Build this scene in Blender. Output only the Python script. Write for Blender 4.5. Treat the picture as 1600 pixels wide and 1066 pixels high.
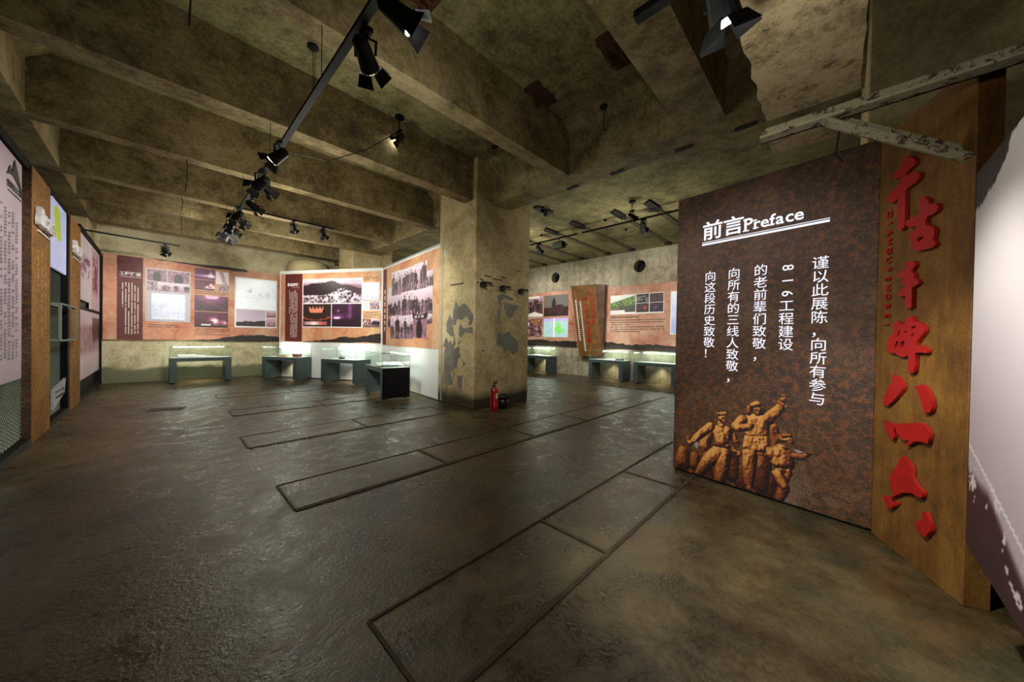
import bpy, bmesh, math, random
import numpy as np
from mathutils import Matrix, Vector
random.seed(7)
for o in list(bpy.data.objects): bpy.data.objects.remove(o)
S = bpy.context.scene
COL = S.collection

# ------------------------------------------------------------------ camera
cd = bpy.data.cameras.new('camera'); cam = bpy.data.objects.new('camera', cd); COL.objects.link(cam)
cd.sensor_width = 36; cd.lens = 36*529.67/1600; cd.clip_start = .05; cd.clip_end = 100
R = ((0.69363918,-0.72012956,0.01667683),(0.00467182,-0.01865385,-0.99981509),(0.72030748,0.69358882,-0.00957473))
cam.matrix_world = Matrix(((R[0][0],-R[1][0],-R[2][0],0),(R[0][1],-R[1][1],-R[2][1],0),(R[0][2],-R[1][2],-R[2][2],1.55),(0,0,0,1)))
S.camera = cam
# ------------------------------------------------------------------ world, exposure, large lights
w = bpy.data.worlds.new('dim'); S.world = w; w.use_nodes = True
w.node_tree.nodes['Background'].inputs[0].default_value = (.55,.6,.5,1)
w.node_tree.nodes['Background'].inputs[1].default_value = .02
S.view_settings.view_transform = 'Standard'; S.view_settings.look = 'None'
S.view_settings.exposure = 0.9; S.view_settings.gamma = 1; S.view_settings.use_curve_mapping = False
KSPOT = 1.6          # overall strength of the track spotlights
LEDC = (.92,1,.88)   # greenish white of the case strips
def area(name, loc, aim, sx, sy, power, col=(1,1,1), spread=180):
    l = bpy.data.lights.new(name,'AREA'); l.shape='RECTANGLE'; l.size=sx; l.size_y=sy; l.energy=power; l.color=col; l.spread=math.radians(spread)
    o = bpy.data.objects.new(name,l); COL.objects.link(o); o.location=loc
    d = Vector(aim)-Vector(loc); o.rotation_euler = d.to_track_quat('-Z','Y').to_euler(); return o
def spot(name, loc, aim, power, deg=60, blend=.6, col=(1,.96,.86), r=.04):
    l = bpy.data.lights.new(name,'SPOT'); l.energy=power*KSPOT; l.spot_size=math.radians(deg); l.spot_blend=blend; l.color=col; l.shadow_soft_size=r
    o = bpy.data.objects.new(name,l); COL.objects.link(o); o.location=loc
    d = Vector(aim)-Vector(loc); o.rotation_euler = d.to_track_quat('-Z','Y').to_euler(); return o

def fill_point(loc, power, col=(1,.97,.80), r=.25):
    # unseen point light added as soft fill, standing in for stray lamp light
    l = bpy.data.lights.new('added_fill','POINT'); l.energy=power; l.color=col; l.shadow_soft_size=r
    o = bpy.data.objects.new('added_fill',l); COL.objects.link(o); o.location=loc; return o
for y,p in ((3.0,15),(5.6,23),(7.9,28),(10.6,36)): fill_point((1.75,y,3.6),p)
fill_point((1.45,.4,2.55),13,(1,.95,.8),.08)
for x,y,p in ((2.9,12.6,20),(8.3,7.4,34),(8.3,3.8,28),(8.3,11.5,28)): fill_point((x,y,3.6),p*1.2)
S.cycles.max_bounces=12; S.cycles.transparent_max_bounces=40; S.cycles.diffuse_bounces=7

# ------------------------------------------------------------------ node helpers
def lin(c):
    if isinstance(c,str): c=[int(c[i:i+2],16)/255 for i in (0,2,4)]
    return tuple(((x+.055)/1.055)**2.4 if x>.04045 else x/12.92 for x in c[:3])+(1,)
class NT:
    def __init__(s,name):
        s.m=bpy.data.materials.new(name); s.m.use_nodes=True; s.t=s.m.node_tree; s.n=s.t.nodes; s.b=s.n['Principled BSDF']
        s.tc=s.n.new('ShaderNodeTexCoord')
    def new(s,typ,**kw):
        n=s.n.new(typ)
        for k,v in kw.items(): setattr(n,k,v)
        return n
    def link(s,a,b): s.t.links.new(a,b)
    def noise(s,scale,detail=4,rough=.6,dist=0,vec=None,stretch=None):
        n=s.new('ShaderNodeTexNoise'); n.inputs['Scale'].default_value=scale; n.inputs['Detail'].default_value=detail
        n.inputs['Roughness'].default_value=rough; n.inputs['Distortion'].default_value=dist
        v=vec or s.tc.outputs['Object']
        if stretch:
            mp=s.new('ShaderNodeMapping'); mp.inputs['Scale'].default_value=stretch; s.link(v,mp.inputs[0]); v=mp.outputs[0]
        s.link(v,n.inputs['Vector']); return n.outputs['Fac']
    def ramp(s,fac,stops):
        r=s.new('ShaderNodeValToRGB'); e=r.color_ramp.elements
        while len(e)<len(stops): e.new(.5)
        for el,(p,c) in zip(e,stops): el.position=p; el.color=lin(c) if not isinstance(c,(int,float)) else (c,c,c,1)
        s.link(fac,r.inputs[0]); return r.outputs[0]
    def mix(s,fac,a,b,mode='MIX'):
        m=s.new('ShaderNodeMix',data_type='RGBA',blend_type=mode)
        for i,v in ((0,fac),(6,a),(7,b)):
            if isinstance(v,(int,float)): m.inputs[i].default_value=v
            elif isinstance(v,(tuple,str,list)): m.inputs[i].default_value=lin(v)
            else: s.link(v,m.inputs[i])
        return m.outputs[2]
    def math(s,op,a,b=None,c=None):
        m=s.new('ShaderNodeMath',operation=op)
        for i,v in enumerate((a,b,c)):
            if v is None: continue
            if isinstance(v,(int,float)): m.inputs[i].default_value=v
            else: s.link(v,m.inputs[i])
        return m.outputs[0]
    def bump(s,h,strength=.3,dist=.02):
        b=s.new('ShaderNodeBump'); b.inputs['Strength'].default_value=strength; b.inputs['Distance'].default_value=dist
        s.link(h,b.inputs['Height']); s.link(b.outputs[0],s.b.inputs['Normal'])
    def out(s,col=None,rough=None,metal=0,spec=None):
        if col is not None:
            if isinstance(col,(tuple,str)): s.b.inputs['Base Color'].default_value=lin(col)
            else: s.link(col,s.b.inputs['Base Color'])
        if rough is not None:
            if isinstance(rough,(int,float)): s.b.inputs['Roughness'].default_value=rough
            else: s.link(rough,s.b.inputs['Roughness'])
        s.b.inputs['Metallic'].default_value=metal
        if spec is not None: s.b.inputs['Specular IOR Level'].default_value=spec
        return s.m
MAT={}
def concrete(name, dark, mid, light, sc=.7, stain=None, stain_amt=.5, rough=.85, bumpk=.25, streak=None, dirt_z=None, board=False):
    t=NT(name)
    a=t.noise(sc,6,.65,.15); b=t.noise(sc*7,5,.7); c=t.noise(sc*40,3,.6)
    s=t.math('ADD',t.math('MULTIPLY',a,.45),t.math('ADD',t.math('MULTIPLY',b,.33),t.math('MULTIPLY',c,.22)))
    col=t.ramp(s,[(.41,dark),(.5,mid),(.59,light)])
    if stain:
        n=t.noise(sc*1.7,8,.8,.15)
        f=t.ramp(n,[(.52,0.),(.66,float(stain_amt))])
        col=t.mix(f,col,stain)
    if streak:
        n=t.noise(1,5,.7,0,stretch=streak[1]); f=t.ramp(n,[(.5,0.),(.7,float(streak[2]))]); col=t.mix(f,col,streak[0])
    if dirt_z:
        sep=t.new('ShaderNodeSeparateXYZ'); t.link(t.tc.outputs['Object'],sep.inputs[0])
        z=t.math('ADD',sep.outputs[2],t.math('MULTIPLY',t.noise(1.3,5,.6,.3),dirt_z[2]))
        f=t.ramp(t.math('MULTIPLY',z,1/2.0),[(max(0,dirt_z[0]/2),1.),(dirt_z[1]/2,0.)])
        col=t.mix(f,col,dirt_z[3])
    t.bump(t.math('ADD',t.math('MULTIPLY',b,.5),t.math('MULTIPLY',c,.5)),bumpk,.02)
    MAT[name]=t.out(col,rough,spec=.3); return MAT[name]
concrete('ceiling_concrete','5c5638','867e58','a39a72',.6,'443a24',.7)
concrete('beam_concrete','5e5036','857550','a29470',.6,'3c3020',.75)
concrete('column_plaster','94845e','b6a47a','c8ba92',.5,'6f5a36',.5,rough=.8,dirt_z=(.30,.52,.25,'3a3222'))
concrete('far_plaster','968c6e','bab08e','ccc3a2',.5,'857550',.3,rough=.8,dirt_z=(.62,.72,.5,'6a6a52'))
concrete('right_plaster','847c68','a69e88','bab29a',.6,'5f553f',.5,rough=.85,streak=('5a4c38',(3,3,.25),.5))
concrete('stub_concrete','8c7d5c','b8a882','c9ba94',4.5,'2e2618',.9,bumpk=.8)
concrete('peeled_render','66645a','77756a','86847a',3,bumpk=.5)
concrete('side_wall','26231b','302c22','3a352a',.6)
# floor
t=NT('floor_concrete')
a=t.noise(.55,7,.68,.5); b=t.noise(3.5,6,.7,.3); c=t.noise(30,4,.7); g=t.noise(1.1,5,.6,.8)
s=t.math('ADD',t.math('MULTIPLY',a,.55),t.math('ADD',t.math('MULTIPLY',b,.33),t.math('MULTIPLY',c,.12)))
col=t.ramp(s,[(.40,'251d11'),(.47,'3c321f'),(.54,'52462d'),(.61,'6a5c3e')])
col=t.mix(t.ramp(g,[(.5,0.),(.68,.55)]),col,'3d4234')
col=t.mix(t.ramp(t.noise(.9,6,.7,.4,stretch=(1,1.6,1)),[(.55,0.),(.72,.6)]),col,'6b4a2a')
rough=t.ramp(t.math('ADD',t.math('MULTIPLY',b,.7),t.math('MULTIPLY',c,.3)),[(.38,.19),(.62,.54)])
t.bump(t.math('ADD',t.math('MULTIPLY',t.noise(14,5,.7,.2),.6),t.math('MULTIPLY',t.noise(40,3,.6),.4)),.5,.02)
MAT['floor']=t.out(col,rough,spec=.5)
def simple(name,col,rough=.5,metal=0,var=.12,sc=20,bumpk=0):
    t=NT(name); c=lin(col)
    n=t.noise(sc,4,.6)
    d=tuple(x*(1-var) for x in c[:3])+(1,); l=tuple(min(1,x*(1+var)) for x in c[:3])+(1,)
    r=t.new('ShaderNodeValToRGB'); r.color_ramp.elements[0].position=.35; r.color_ramp.elements[1].position=.65
    r.color_ramp.elements[0].color=d; r.color_ramp.elements[1].color=l; t.link(n,r.inputs[0])
    if bumpk: t.bump(n,bumpk,.01)
    MAT[name]=t.out(r.outputs[0],rough,metal); return MAT[name]
simple('black_metal','0a0b0c',.6,0); MAT['black_metal'].node_tree.nodes['Principled BSDF'].inputs['Specular IOR Level'].default_value=.15; simple('dark_frame','101312',.5,.2); simple('case_paint','3e4b4c',.4,0); simple('case_dark','161b1a',.5,.1)
simple('white_board','d2d5d2',.5,0,.03,3); simple('case_floor','b4bab6',.6,0,.03,3); simple('grey_edge','8f9494',.5); simple('maroon','561f1e',.55,0,.15,6)
simple('red_letter','a31512',.5,0,.08,8); simple('white_print','d8d4d8',.5); simple('ink','2a1f1c',.6); simple('light_ink','cbbcb4',.6)
simple('ext_red','a01018',.25); simple('label_white','c9c4ae',.5); simple('bin_black','101112',.35); simple('black_cloth','0b0a0a',.9); simple('photo_edge','e4e2e0',.5,0,.02)
simple('book_page','f2f4ee',.6,0,.03); simple('pale_box','b8aa84',.6); simple('red_box','8a4434',.5); simple('green_grey','6f7f74',.5); simple('steel','7c7e7a',.35,.8)
simple('char_rust','4c2e18',.9,0,.5,30,.6); simple('char_black','14130f',.85,0,.5,30,.5); simple('faint_line','382c19',.8,0,.4,9,.3); simple('rust_line','42351f',.8,0,.5,9,.3); simple('wire','14120e',.6)
simple('strip_timber','5d5138',.85,0,.2,9,.3); simple('gold_print','d8b878',.4); simple('plastic_grey','a9a6ac',.45); simple('duct_plaster','a59a72',.8,0,.1,3)
# corten
def corten(name,stops,spk,sc=6,rough=.75,spec=.4,sparkle=None,bumpk=.5):
    t=NT(name)
    a=t.noise(sc*.25,6,.7,.5); b=t.noise(sc*3,6,.75,.3); c=t.noise(sc*14,4,.7)
    s=t.math('ADD',t.math('MULTIPLY',a,.4),t.math('ADD',t.math('MULTIPLY',b,.35),t.math('MULTIPLY',c,.25)))
    col=t.ramp(s,stops)
    if spk: col=t.mix(t.ramp(b,[(.52,0.),(.58,.9)]),col,spk)
    if sparkle: col=t.mix(t.ramp(t.noise(sc*22,2,.5),[(.66,0.),(.7,.6)]),col,sparkle)
    t.bump(t.math('ADD',b,c),bumpk,.008)
    MAT[name]=t.out(col,rough,0,spec); return MAT[name]
corten('corten_orange',[(.38,'5c3a14'),(.48,'8c5e22'),(.6,'a87a38')],'4c2e14',5)
corten('corten_dark',[(.38,'1c0f07'),(.46,'3a2212'),(.53,'523824'),(.6,'786a5c')],'6e3c12',6,.55,.5,'8a8078')  # palest grey stop and grey specks put a sheen into the steel colour
t=NT('corten_brown'); a_=t.noise(2.2,6,.7,.5); b_=t.noise(5,5,.7,0,stretch=(2.5,2.5,.5)); c_=t.noise(60,3,.7)
t.bump(t.math('ADD',b_,c_),.25,.006)
MAT['corten_brown']=t.out(t.ramp(t.math('ADD',t.math('MULTIPLY',a_,.45),t.math('ADD',t.math('MULTIPLY',b_,.35),t.math('MULTIPLY',c_,.2))),[(.38,'4a3012'),(.5,'6e4a1c'),(.6,'86602a')]),.6,0,.4)
corten('rusty_paint',[(.4,'a8a488'),(.52,'b8b498'),(.6,'a89870')],'4a2410',4)
# parchment print
def parchment(name,a,b,c):
    t=NT(name); n=t.noise(.9,6,.65,.5); m=t.noise(9,5,.7,.2)
    s=t.math('ADD',t.math('MULTIPLY',n,.75),t.math('MULTIPLY',m,.25))
    MAT[name]=t.out(t.ramp(s,[(.36,a),(.5,b),(.64,c)]),.5,spec=.35)
parchment('parchment_far','a2583e','bc866a','ccaa8c'); parchment('parchment_mid','ac6a48','c4946e','d4b490'); parchment('parchment_right','9c5848','be8c76','d0ae96')
t=NT('torn_black'); MAT['torn_black']=t.out(t.ramp(t.noise(6,5,.7),[(.4,'1c1412'),(.65,'2e201a')]),.6)
# vertex-colour print
def vprint(name,emit=0,rough=.45):
    t=NT(name); at=t.new('ShaderNodeAttribute',attribute_name='Col'); t.link(at.outputs['Color'],t.b.inputs['Base Color'])
    t.b.inputs['Roughness'].default_value=rough
    if emit:
        t.link(at.outputs['Color'],t.b.inputs['Emission Color']); t.b.inputs['Emission Strength'].default_value=emit
    MAT[name]=t.m
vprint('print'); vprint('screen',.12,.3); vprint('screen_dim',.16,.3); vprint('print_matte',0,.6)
def emis(name,col,st):
    m=bpy.data.materials.new(name); m.use_nodes=True; n=m.node_tree.nodes; n.clear()
    e=n.new('ShaderNodeEmission'); e.inputs[0].default_value=lin(col); e.inputs[1].default_value=st
    o=n.new('ShaderNodeOutputMaterial'); m.node_tree.links.new(e.outputs[0],o.inputs[0]); MAT[name]=m
emis('led_strip','effff0',11); emis('lens_on','fffdf4',14); emis('lit_letter','f4f2ff',.62); emis('tube','f0ffe8',6); emis('lens_off','3a3a34',.6)
# glass
m=bpy.data.materials.new('case_glass'); m.use_nodes=True; n=m.node_tree.nodes; n.clear(); L=m.node_tree.links
tr=n.new('ShaderNodeBsdfTransparent'); tr.inputs[0].default_value=(.965,.985,.975,1); gl=n.new('ShaderNodeBsdfGlossy'); gl.inputs['Roughness'].default_value=.03; gl.inputs[0].default_value=(.9,1,.95,1)
fr=n.new('ShaderNodeLayerWeight'); pw_=n.new('ShaderNodeMath'); pw_.operation='POWER'; pw_.inputs[1].default_value=5; ml_=n.new('ShaderNodeMath'); ml_.operation='MULTIPLY_ADD'; ml_.inputs[1].default_value=.9; ml_.inputs[2].default_value=.04; L.new(fr.outputs['Facing'],pw_.inputs[0]); L.new(pw_.outputs[0],ml_.inputs[0]); mx=n.new('ShaderNodeMixShader'); o=n.new('ShaderNodeOutputMaterial')
L.new(ml_.outputs[0],mx.inputs[0]); L.new(tr.outputs[0],mx.inputs[1]); L.new(gl.outputs[0],mx.inputs[2]); L.new(mx.outputs[0],o.inputs[0]); MAT['glass']=m
simple('glass_edge','5f7a70',.3)

# ------------------------------------------------------------------ geometry helpers
def link(name,me,parent=None,mat=None):
    o=bpy.data.objects.new(name,me); COL.objects.link(o)
    if parent is not None: o.parent=parent
    if mat: 
        me.materials.clear(); me.materials.append(MAT[mat])
    return o
def root(name,label,cat,loc=(0,0,0),rz=0,group=None,kind=None):
    o=bpy.data.objects.new(name,None); COL.objects.link(o); o.location=loc; o.rotation_euler=(0,0,rz); o.empty_display_size=.1
    if label: o['label']=label
    if cat: o['category']=cat
    if group: o['group']=group
    if kind: o['kind']=kind
    return o
def tag(o,label=None,cat=None,group=None,kind=None):
    if label: o['label']=label
    if cat: o['category']=cat
    if group: o['group']=group
    if kind: o['kind']=kind
    return o
class MB:
    def __init__(s): s.v=[]; s.f=[]
    def box(s,x0,x1,y0,y1,z0,z1):
        i=len(s.v); s.v+=[(x,y,z) for z in (z0,z1) for y in (y0,y1) for x in (x0,x1)]
        s.f+=[tuple(i+k for k in q) for q in ((0,2,3,1),(4,5,7,6),(0,1,5,4),(2,6,7,3),(0,4,6,2),(1,3,7,5))]; return s
    def prism(s,poly,axis,a,b):
        # poly: 2D points; extruded along axis from a to b
        n=len(poly); i=len(s.v)
        for h in (a,b):
            for p,q in poly:
                s.v.append({'x':(h,p,q),'y':(p,h,q),'z':(p,q,h)}[axis])
        s.f.append(tuple(range(i,i+n))); s.f.append(tuple(range(i+2*n-1,i+n-1,-1)))
        for k in range(n): j=(k+1)%n; s.f.append((i+k,i+n+k,i+n+j,i+j))
        return s
    def tube(s,pts,r,n=8,r2=None):
        pts=[Vector(p) for p in pts]; prev=None
        for k,p in enumerate(pts):
            d=(pts[min(k+1,len(pts)-1)]-pts[max(k-1,0)]).normalized()
            a=d.orthogonal() if prev is None else (prev-d*prev.dot(d)); a.normalize(); prev=a; b=d.cross(a)
            rr=r if r2 is None else r+(r2-r)*k/(len(pts)-1)
            if isinstance(r,(list,tuple)): rr=r[k]
            i=len(s.v); s.v+=[tuple(p+a*rr*math.cos(2*math.pi*j/n)+b*rr*math.sin(2*math.pi*j/n)) for j in range(n)]
            if k: s.f+=[(i-n+j,i-n+(j+1)%n,i+(j+1)%n,i+j) for j in range(n)]
            if k==0: s.f.append(tuple(range(i+n-1,i-1,-1)))
        s.f.append(tuple(range(len(s.v)-n,len(s.v)))); return s
    def quad(s,*p):
        i=len(s.v); s.v+=list(p); s.f.append(tuple(range(i,i+len(p)))); return s
    def lathe(s,prof,n=20,c=(0,0,0)):
        i=len(s.v)
        for r,z in prof: s.v+=[(c[0]+r*math.cos(2*math.pi*j/n),c[1]+r*math.sin(2*math.pi*j/n),c[2]+z) for j in range(n)]
        for k in range(len(prof)-1): s.f+=[(i+k*n+j,i+k*n+(j+1)%n,i+(k+1)*n+(j+1)%n,i+(k+1)*n+j) for j in range(n)]
        s.f.append(tuple(range(i+n-1,i-1,-1))); s.f.append(tuple(range(i+(len(prof)-1)*n,i+len(prof)*n))); return s
    def mesh(s,name):
        me=bpy.data.meshes.new(name); me.from_pydata(s.v,[],s.f); me.validate(); me.update()
        bm=bmesh.new(); bm.from_mesh(me); bmesh.ops.recalc_face_normals(bm,faces=bm.faces); bm.to_mesh(me); bm.free(); return me
    def build(s,name,mat,parent=None,bevel=0,smooth=False):
        me=s.mesh(name)
        if bevel:
            bm=bmesh.new(); bm.from_mesh(me); bmesh.ops.bevel(bm,geom=list(bm.edges),offset=bevel,segments=1,affect='EDGES',clamp_overlap=True); bm.to_mesh(me); bm.free()
        if smooth:
            for p in me.polygons: p.use_smooth=len(p.vertices)<=4
        return link(name,me,parent,mat)
def box(name,mat,x0,x1,y0,y1,z0,z1,parent=None,bevel=0): return MB().box(min(x0,x1),max(x0,x1),min(y0,y1),max(y0,y1),min(z0,z1),max(z0,z1)).build(name,mat,parent,bevel)
def struct(o): o['kind']='structure'; return o
# flat or extruded polygon in a panel's local frame: x = along, z = up, -y = towards the viewer
def face_poly(name,mat,poly,y,parent,th=0.0,holes=()):
    cu=bpy.data.curves.new(name,'CURVE'); cu.dimensions='2D'; cu.fill_mode='BOTH'; cu.extrude=max(th/2,0)
    for pl in [poly]+list(holes):
        sp=cu.splines.new('POLY'); sp.points.add(len(pl)-1); sp.use_cyclic_u=True
        for p,(a,b) in zip(sp.points,pl): p.co=(a,b,0,1)
    return curve_obj(name,cu,mat,parent,Matrix.Translation((0,y-th/2,0))@Matrix.Rotation(math.pi/2,4,'X'))
def curve_obj(name,cu,mat,parent,mtx):
    tmp=bpy.data.objects.new('tmp',cu); COL.objects.link(tmp)
    dg=bpy.context.evaluated_depsgraph_get(); dg.update()
    me=bpy.data.meshes.new_from_object(tmp.evaluated_get(dg)); bpy.data.objects.remove(tmp); bpy.data.curves.remove(cu)
    me.transform(mtx); me.name=name
    return link(name,me,parent,mat)
def text(name,s,size,x,y,z,mat,parent,th=.004,bold=0,rot=0,align='CENTER',sx=1):
    cu=bpy.data.curves.new(name,'FONT'); cu.body=s; cu.size=size; cu.align_x=align; cu.align_y='CENTER' if align=='CENTER' else 'BOTTOM_BASELINE'
    cu.extrude=th/2; cu.offset=bold; cu.resolution_u=3
    return curve_obj(name,cu,mat,parent,Matrix.Translation((x,y-th/2,z))@Matrix.Rotation(math.pi/2,4,'X')@Matrix.Rotation(rot,4,'Z')@Matrix.Diagonal((sx,1,1,1)))
def text_col(name,chars,size,x,y,ztop,pitch,mat,parent,th=.004,bold=0,rotdigits=True):
    """vertical column of characters as one mesh"""
    obs=[]
    for k,ch in enumerate(chars):
        if ch==' ': continue
        dx=0;dz=0
        if ch in '，': dx=.0; 
        o=text(name,ch,size,x+dx,y,ztop-k*pitch,mat,parent,th,bold,rot=-math.pi/2 if (rotdigits and ch.isascii() and ch.isalnum()) else 0)
        obs.append(o)
    me=bpy.data.meshes.new(name); bm=bmesh.new()
    for o in obs: bm.from_mesh(o.data)
    bm.to_mesh(me); bm.free()
    for o in obs: bpy.data.objects.remove(o)
    return link(name,me,parent,mat)
def micro_text(name,mat,parent,x0,x1,z0,z1,y,vertical=True,lines=6,seed=0,cw=.022,fill=.9,ragged=None):
    """lines of printing too small to read: one short mark per character"""
    rr=random.Random(seed); b=MB()
    if vertical:
        p=(x1-x0)/lines; 
        for i in range(lines):
            xc=x1-(i+.5)*p; z=z1-(rr.random()*.1 if i else .12); zend=z0 if (i<lines-1 or lines==1) else z0+(z1-z0)*.5
            while z>zend:
                if rr.random()<fill:
                    h=cw*.78; ww=cw*.45
                    b.quad((xc-ww,y,z-h),(xc+ww,y,z-h),(xc+ww,y,z),(xc-ww,y,z))
                z-=cw*1.15
    else:
        p=(z1-z0)/lines
        for i in range(lines):
            zc=z1-(i+.5)*p; x=x0+(rr.random()*.03); xe=x1 if i%3!=2 else x0+(x1-x0)*(.3+.5*rr.random())
            while x<xe:
                if rr.random()<fill:
                    h=cw*.42; ww=cw*.7
                    b.quad((x,y,zc-h),(x+ww,y,zc-h),(x+ww,y,zc+h),(x,y,zc+h))
                x+=cw*1.15
    o=b.build(name,mat,parent); o['kind']='stuff'; return o

# ------------------------------------------------------------------ printed pictures: coloured vertex grids
def vnoise(U,V,fx,fy,seed,octv=4,rough=.55):
    out=0;amp=1;tot=0
    for k in range(octv):
        rs=np.random.RandomState(seed*31+k); nx=int(max(2,fx*2**k))+2; ny=int(max(2,fy*2**k))+2; g=rs.rand(ny,nx)
        x=U*(nx-2); y=V*(ny-2); xi=np.clip(x.astype(int),0,nx-2); yi=np.clip(y.astype(int),0,ny-2); fx_=x-xi; fy_=y-yi
        fx_=fx_*fx_*(3-2*fx_); fy_=fy_*fy_*(3-2*fy_)
        out=out+amp*((g[yi,xi]*(1-fx_)+g[yi,xi+1]*fx_)*(1-fy_)+(g[yi+1,xi]*(1-fx_)+g[yi+1,xi+1]*fx_)*fy_); tot+=amp; amp*=rough
    return out/tot
def hexc(h): return np.array([int(h[i:i+2],16)/255 for i in (0,2,4)])
def ramp(t,*st):
    t=np.clip(t,0,1)[...,None]; n=len(st)-1; cs=[hexc(s) for s in st]; out=np.zeros(t.shape[:-1]+(3,))
    for i in range(n):
        a,b=i/n,(i+1)/n; k=np.clip((t-a)/(b-a),0,1); out=np.where((t>=a),cs[i]*(1-k)+cs[i+1]*k,out)
    return out
def sm(x,a,b): k=np.clip((x-a)/(b-a),0,1); return k*k*(3-2*k)
MAUVE=('1e1018','5a3444','a07c90','e2d6e2')
def people(U,V,n,seed,asp,base=.0,hgt=.6,bg=None,dark='2a1820',lightc='c8a4b4',rows=1):
    rs=np.random.RandomState(seed); nz=vnoise(U,V,12,12,seed,3)
    c=bg if bg is not None else ramp(.62+.35*V+.35*(nz-.5),*MAUVE)
    for r in range(rows):
        for i in range(n):
            cx=(i+.5+(rs.rand()-.5)*.6)/n; h=hgt*(.75+.4*rs.rand()); b0=base+(hgt*.38*(rows-1-r)); wd=min(.46/n,.26*h/asp)*(1+.35*rs.rand()); lean=(rs.rand()-.5)*.25/asp
            X=U-cx-lean*(V-b0); top=b0+h; hr=h*.075; t=np.clip((V-b0)/h,0,1)
            w=wd*(.62+.38*sm(t,.1,.75)-.5*sm(t,.78,.86)); legs=(np.abs(X)<wd*.12)&(t<.42)
            body=(np.abs(X)<w)&(V>b0)&(V<top-hr*1.9)&~legs
            arm=(np.abs(X-wd*(1.1+.8*rs.rand())*np.where(rs.rand()<.5,1,-1)*(1-t))<wd*.22)&(t>.35)&(t<.75)
            head=((X/(hr/asp))**2+((V-(top-hr))/hr)**2)<1
            tone=rs.rand()*.9; bc=hexc(dark)*(1-tone*.6)+hexc(lightc)*tone*.6
            sh=(1-.4*sm(X,-wd,wd)+1.0*(nz-.5))[...,None]
            c=np.where((body|arm)[...,None],bc*sh,c); c=np.where(head[...,None],hexc(lightc)*(1.05-.5*sm(X,-.01,.02))[...,None],c)
            c=np.where((head&(V>top-hr*.8))[...,None],hexc(dark),c)
    return c
def P_crowd(U,V,a,s): return people(U,V,4,s,a,0,.8,rows=1)
def P_many(U,V,a,s): return people(U,V,6,s,a,-.1,.55,rows=2,bg=ramp(.7+.25*V,*MAUVE))
def P_pair(U,V,a,s): return people(U,V,3,s,a,-.08,.95)
def P_tunnelmouth(U,V,a,s):
    n=vnoise(U,V,10,8,s,5,.7); c=ramp(.15+.75*n,*MAUVE)
    d=((U-.5)/.22)**2+((V-.35)/.45)**2; return np.where((d<1)[...,None],ramp(n*.25,'0c080a','3a2a30'),c)
def P_rubble(U,V,a,s):
    n=vnoise(U,V,16,14,s,4,.8); return ramp((n-.5)*2.2+.5,'20141a','6a4a56','b8a0aa','e8e0e4')
def P_purple(U,V,a,s):
    n=vnoise(U,V,4,3,s,4); b=np.exp(-((V-.35)/.12)**2)*(.4+.6*U); g=np.exp(-((U-.8)/.12)**2-((V-.5)/.3)**2)
    return ramp(.15+.3*n+.7*b+.5*g*(n>.45),'24101e','5c2c50','a878a4','efe2f0')
def P_mist(U,V,a,s):
    n=vnoise(U,V,5,3,s,5); m=sm(V,.1,.25)*(1-sm(V,.5,.85))*sm(n,.35,.62)*sm(U,.3,.6); c=ramp(.18+.3*n+.75*m,'22090f','642a40','a86a80','f0dce4')
    return np.where((V<.08+.06*n)[...,None],hexc('1c0c12'),c)
def P_vault(U,V,a,s):
    n=vnoise(U,V,10,8,s,4); r=np.sqrt((U-.5)**2*1.2+(V-.98)**2); l=np.exp(-((r-.12)/.1)**2)*.9
    arc=.10*np.sin(np.arctan2(V-1.0,U-.5)*26); d=np.abs((V-.5)-(U-.5)*-.9)<.02
    return ramp(.14+.45*sm(r,.75,.1)+arc*.5+.2*(n-.5)+l*(V>.8)+.25*d,'220c18','5a2444','8c4c74','d8a8cc')
def P_smoke(U,V,a,s):
    n=vnoise(U,V,4,4,s,5,.6); m=np.exp(-((U-.58)/.16)**2-((V-.42)/.24)**2)+.8*np.exp(-((U-.93)/.12)**2-((V-.35)/.2)**2); c=ramp(.12+.2*n+m*sm(n,.3,.55)*.85,'2a0a14','5c2238','a4687c','f2dde2')
    b=(np.abs(V-.14)<.05)&(U>.2)&(U<.48); c=np.where(b[...,None],hexc('d8ccd0'),c); return np.where((V<.09)[...,None],hexc('180a10'),c)
def P_machine(U,V,a,s):
    n=vnoise(U,V,14,12,s,4,.7); l=sm(np.abs(U-.55-.35*(.5-V)),.28,.05); return ramp(.85-.45*l*(.4+n),'4a2434','a07488','d8c4d0','f2ecf0')
def P_white(U,V,a,s):
    n=vnoise(U,V,10,8,s,5,.7); k=sm(V,.0,.1)*sm(.85-V,.0,.4); return ramp(1-k*.55*np.abs(n-.5)*3,'6c747c','98a0ae','c4c8da')
def P_bigwhite(U,V,a,s):
    n=vnoise(U,V,14,10,s,5,.7); k=sm(V,.35,.45)*sm(.8-V,.0,.2)*sm(U,.15,.35); st=.12*(np.sin((V+U*.12)*70)>0)*(V<.35)
    return ramp(.72-k*.7*sm(n,.5,.75)-st+.15*n+.2*(1-V)*(V<.35),'8c98a4','b4bec8','d2dae2','eaf0f6')
def P_sky(U,V,a,s):
    n=vnoise(U,V,7,3,s,4); h=.22+.22*(vnoise(U,V*0,6,1,s+3,3)-.3)+.08*sm(U,.4,.9); c=ramp(.55+.45*V,'8a6a78','b49cae','c8b8cc','bcacc4')
    return np.where((V<h)[...,None],ramp(n*.8,'1c1218','4a3440'),c)
def P_pinkscene(U,V,a,s):
    n=vnoise(U,V,9,6,s,4); return ramp(.3+.5*V+.5*(n-.5),'3a2430','8a6070','c8a0b0','e8d4e0')
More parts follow.
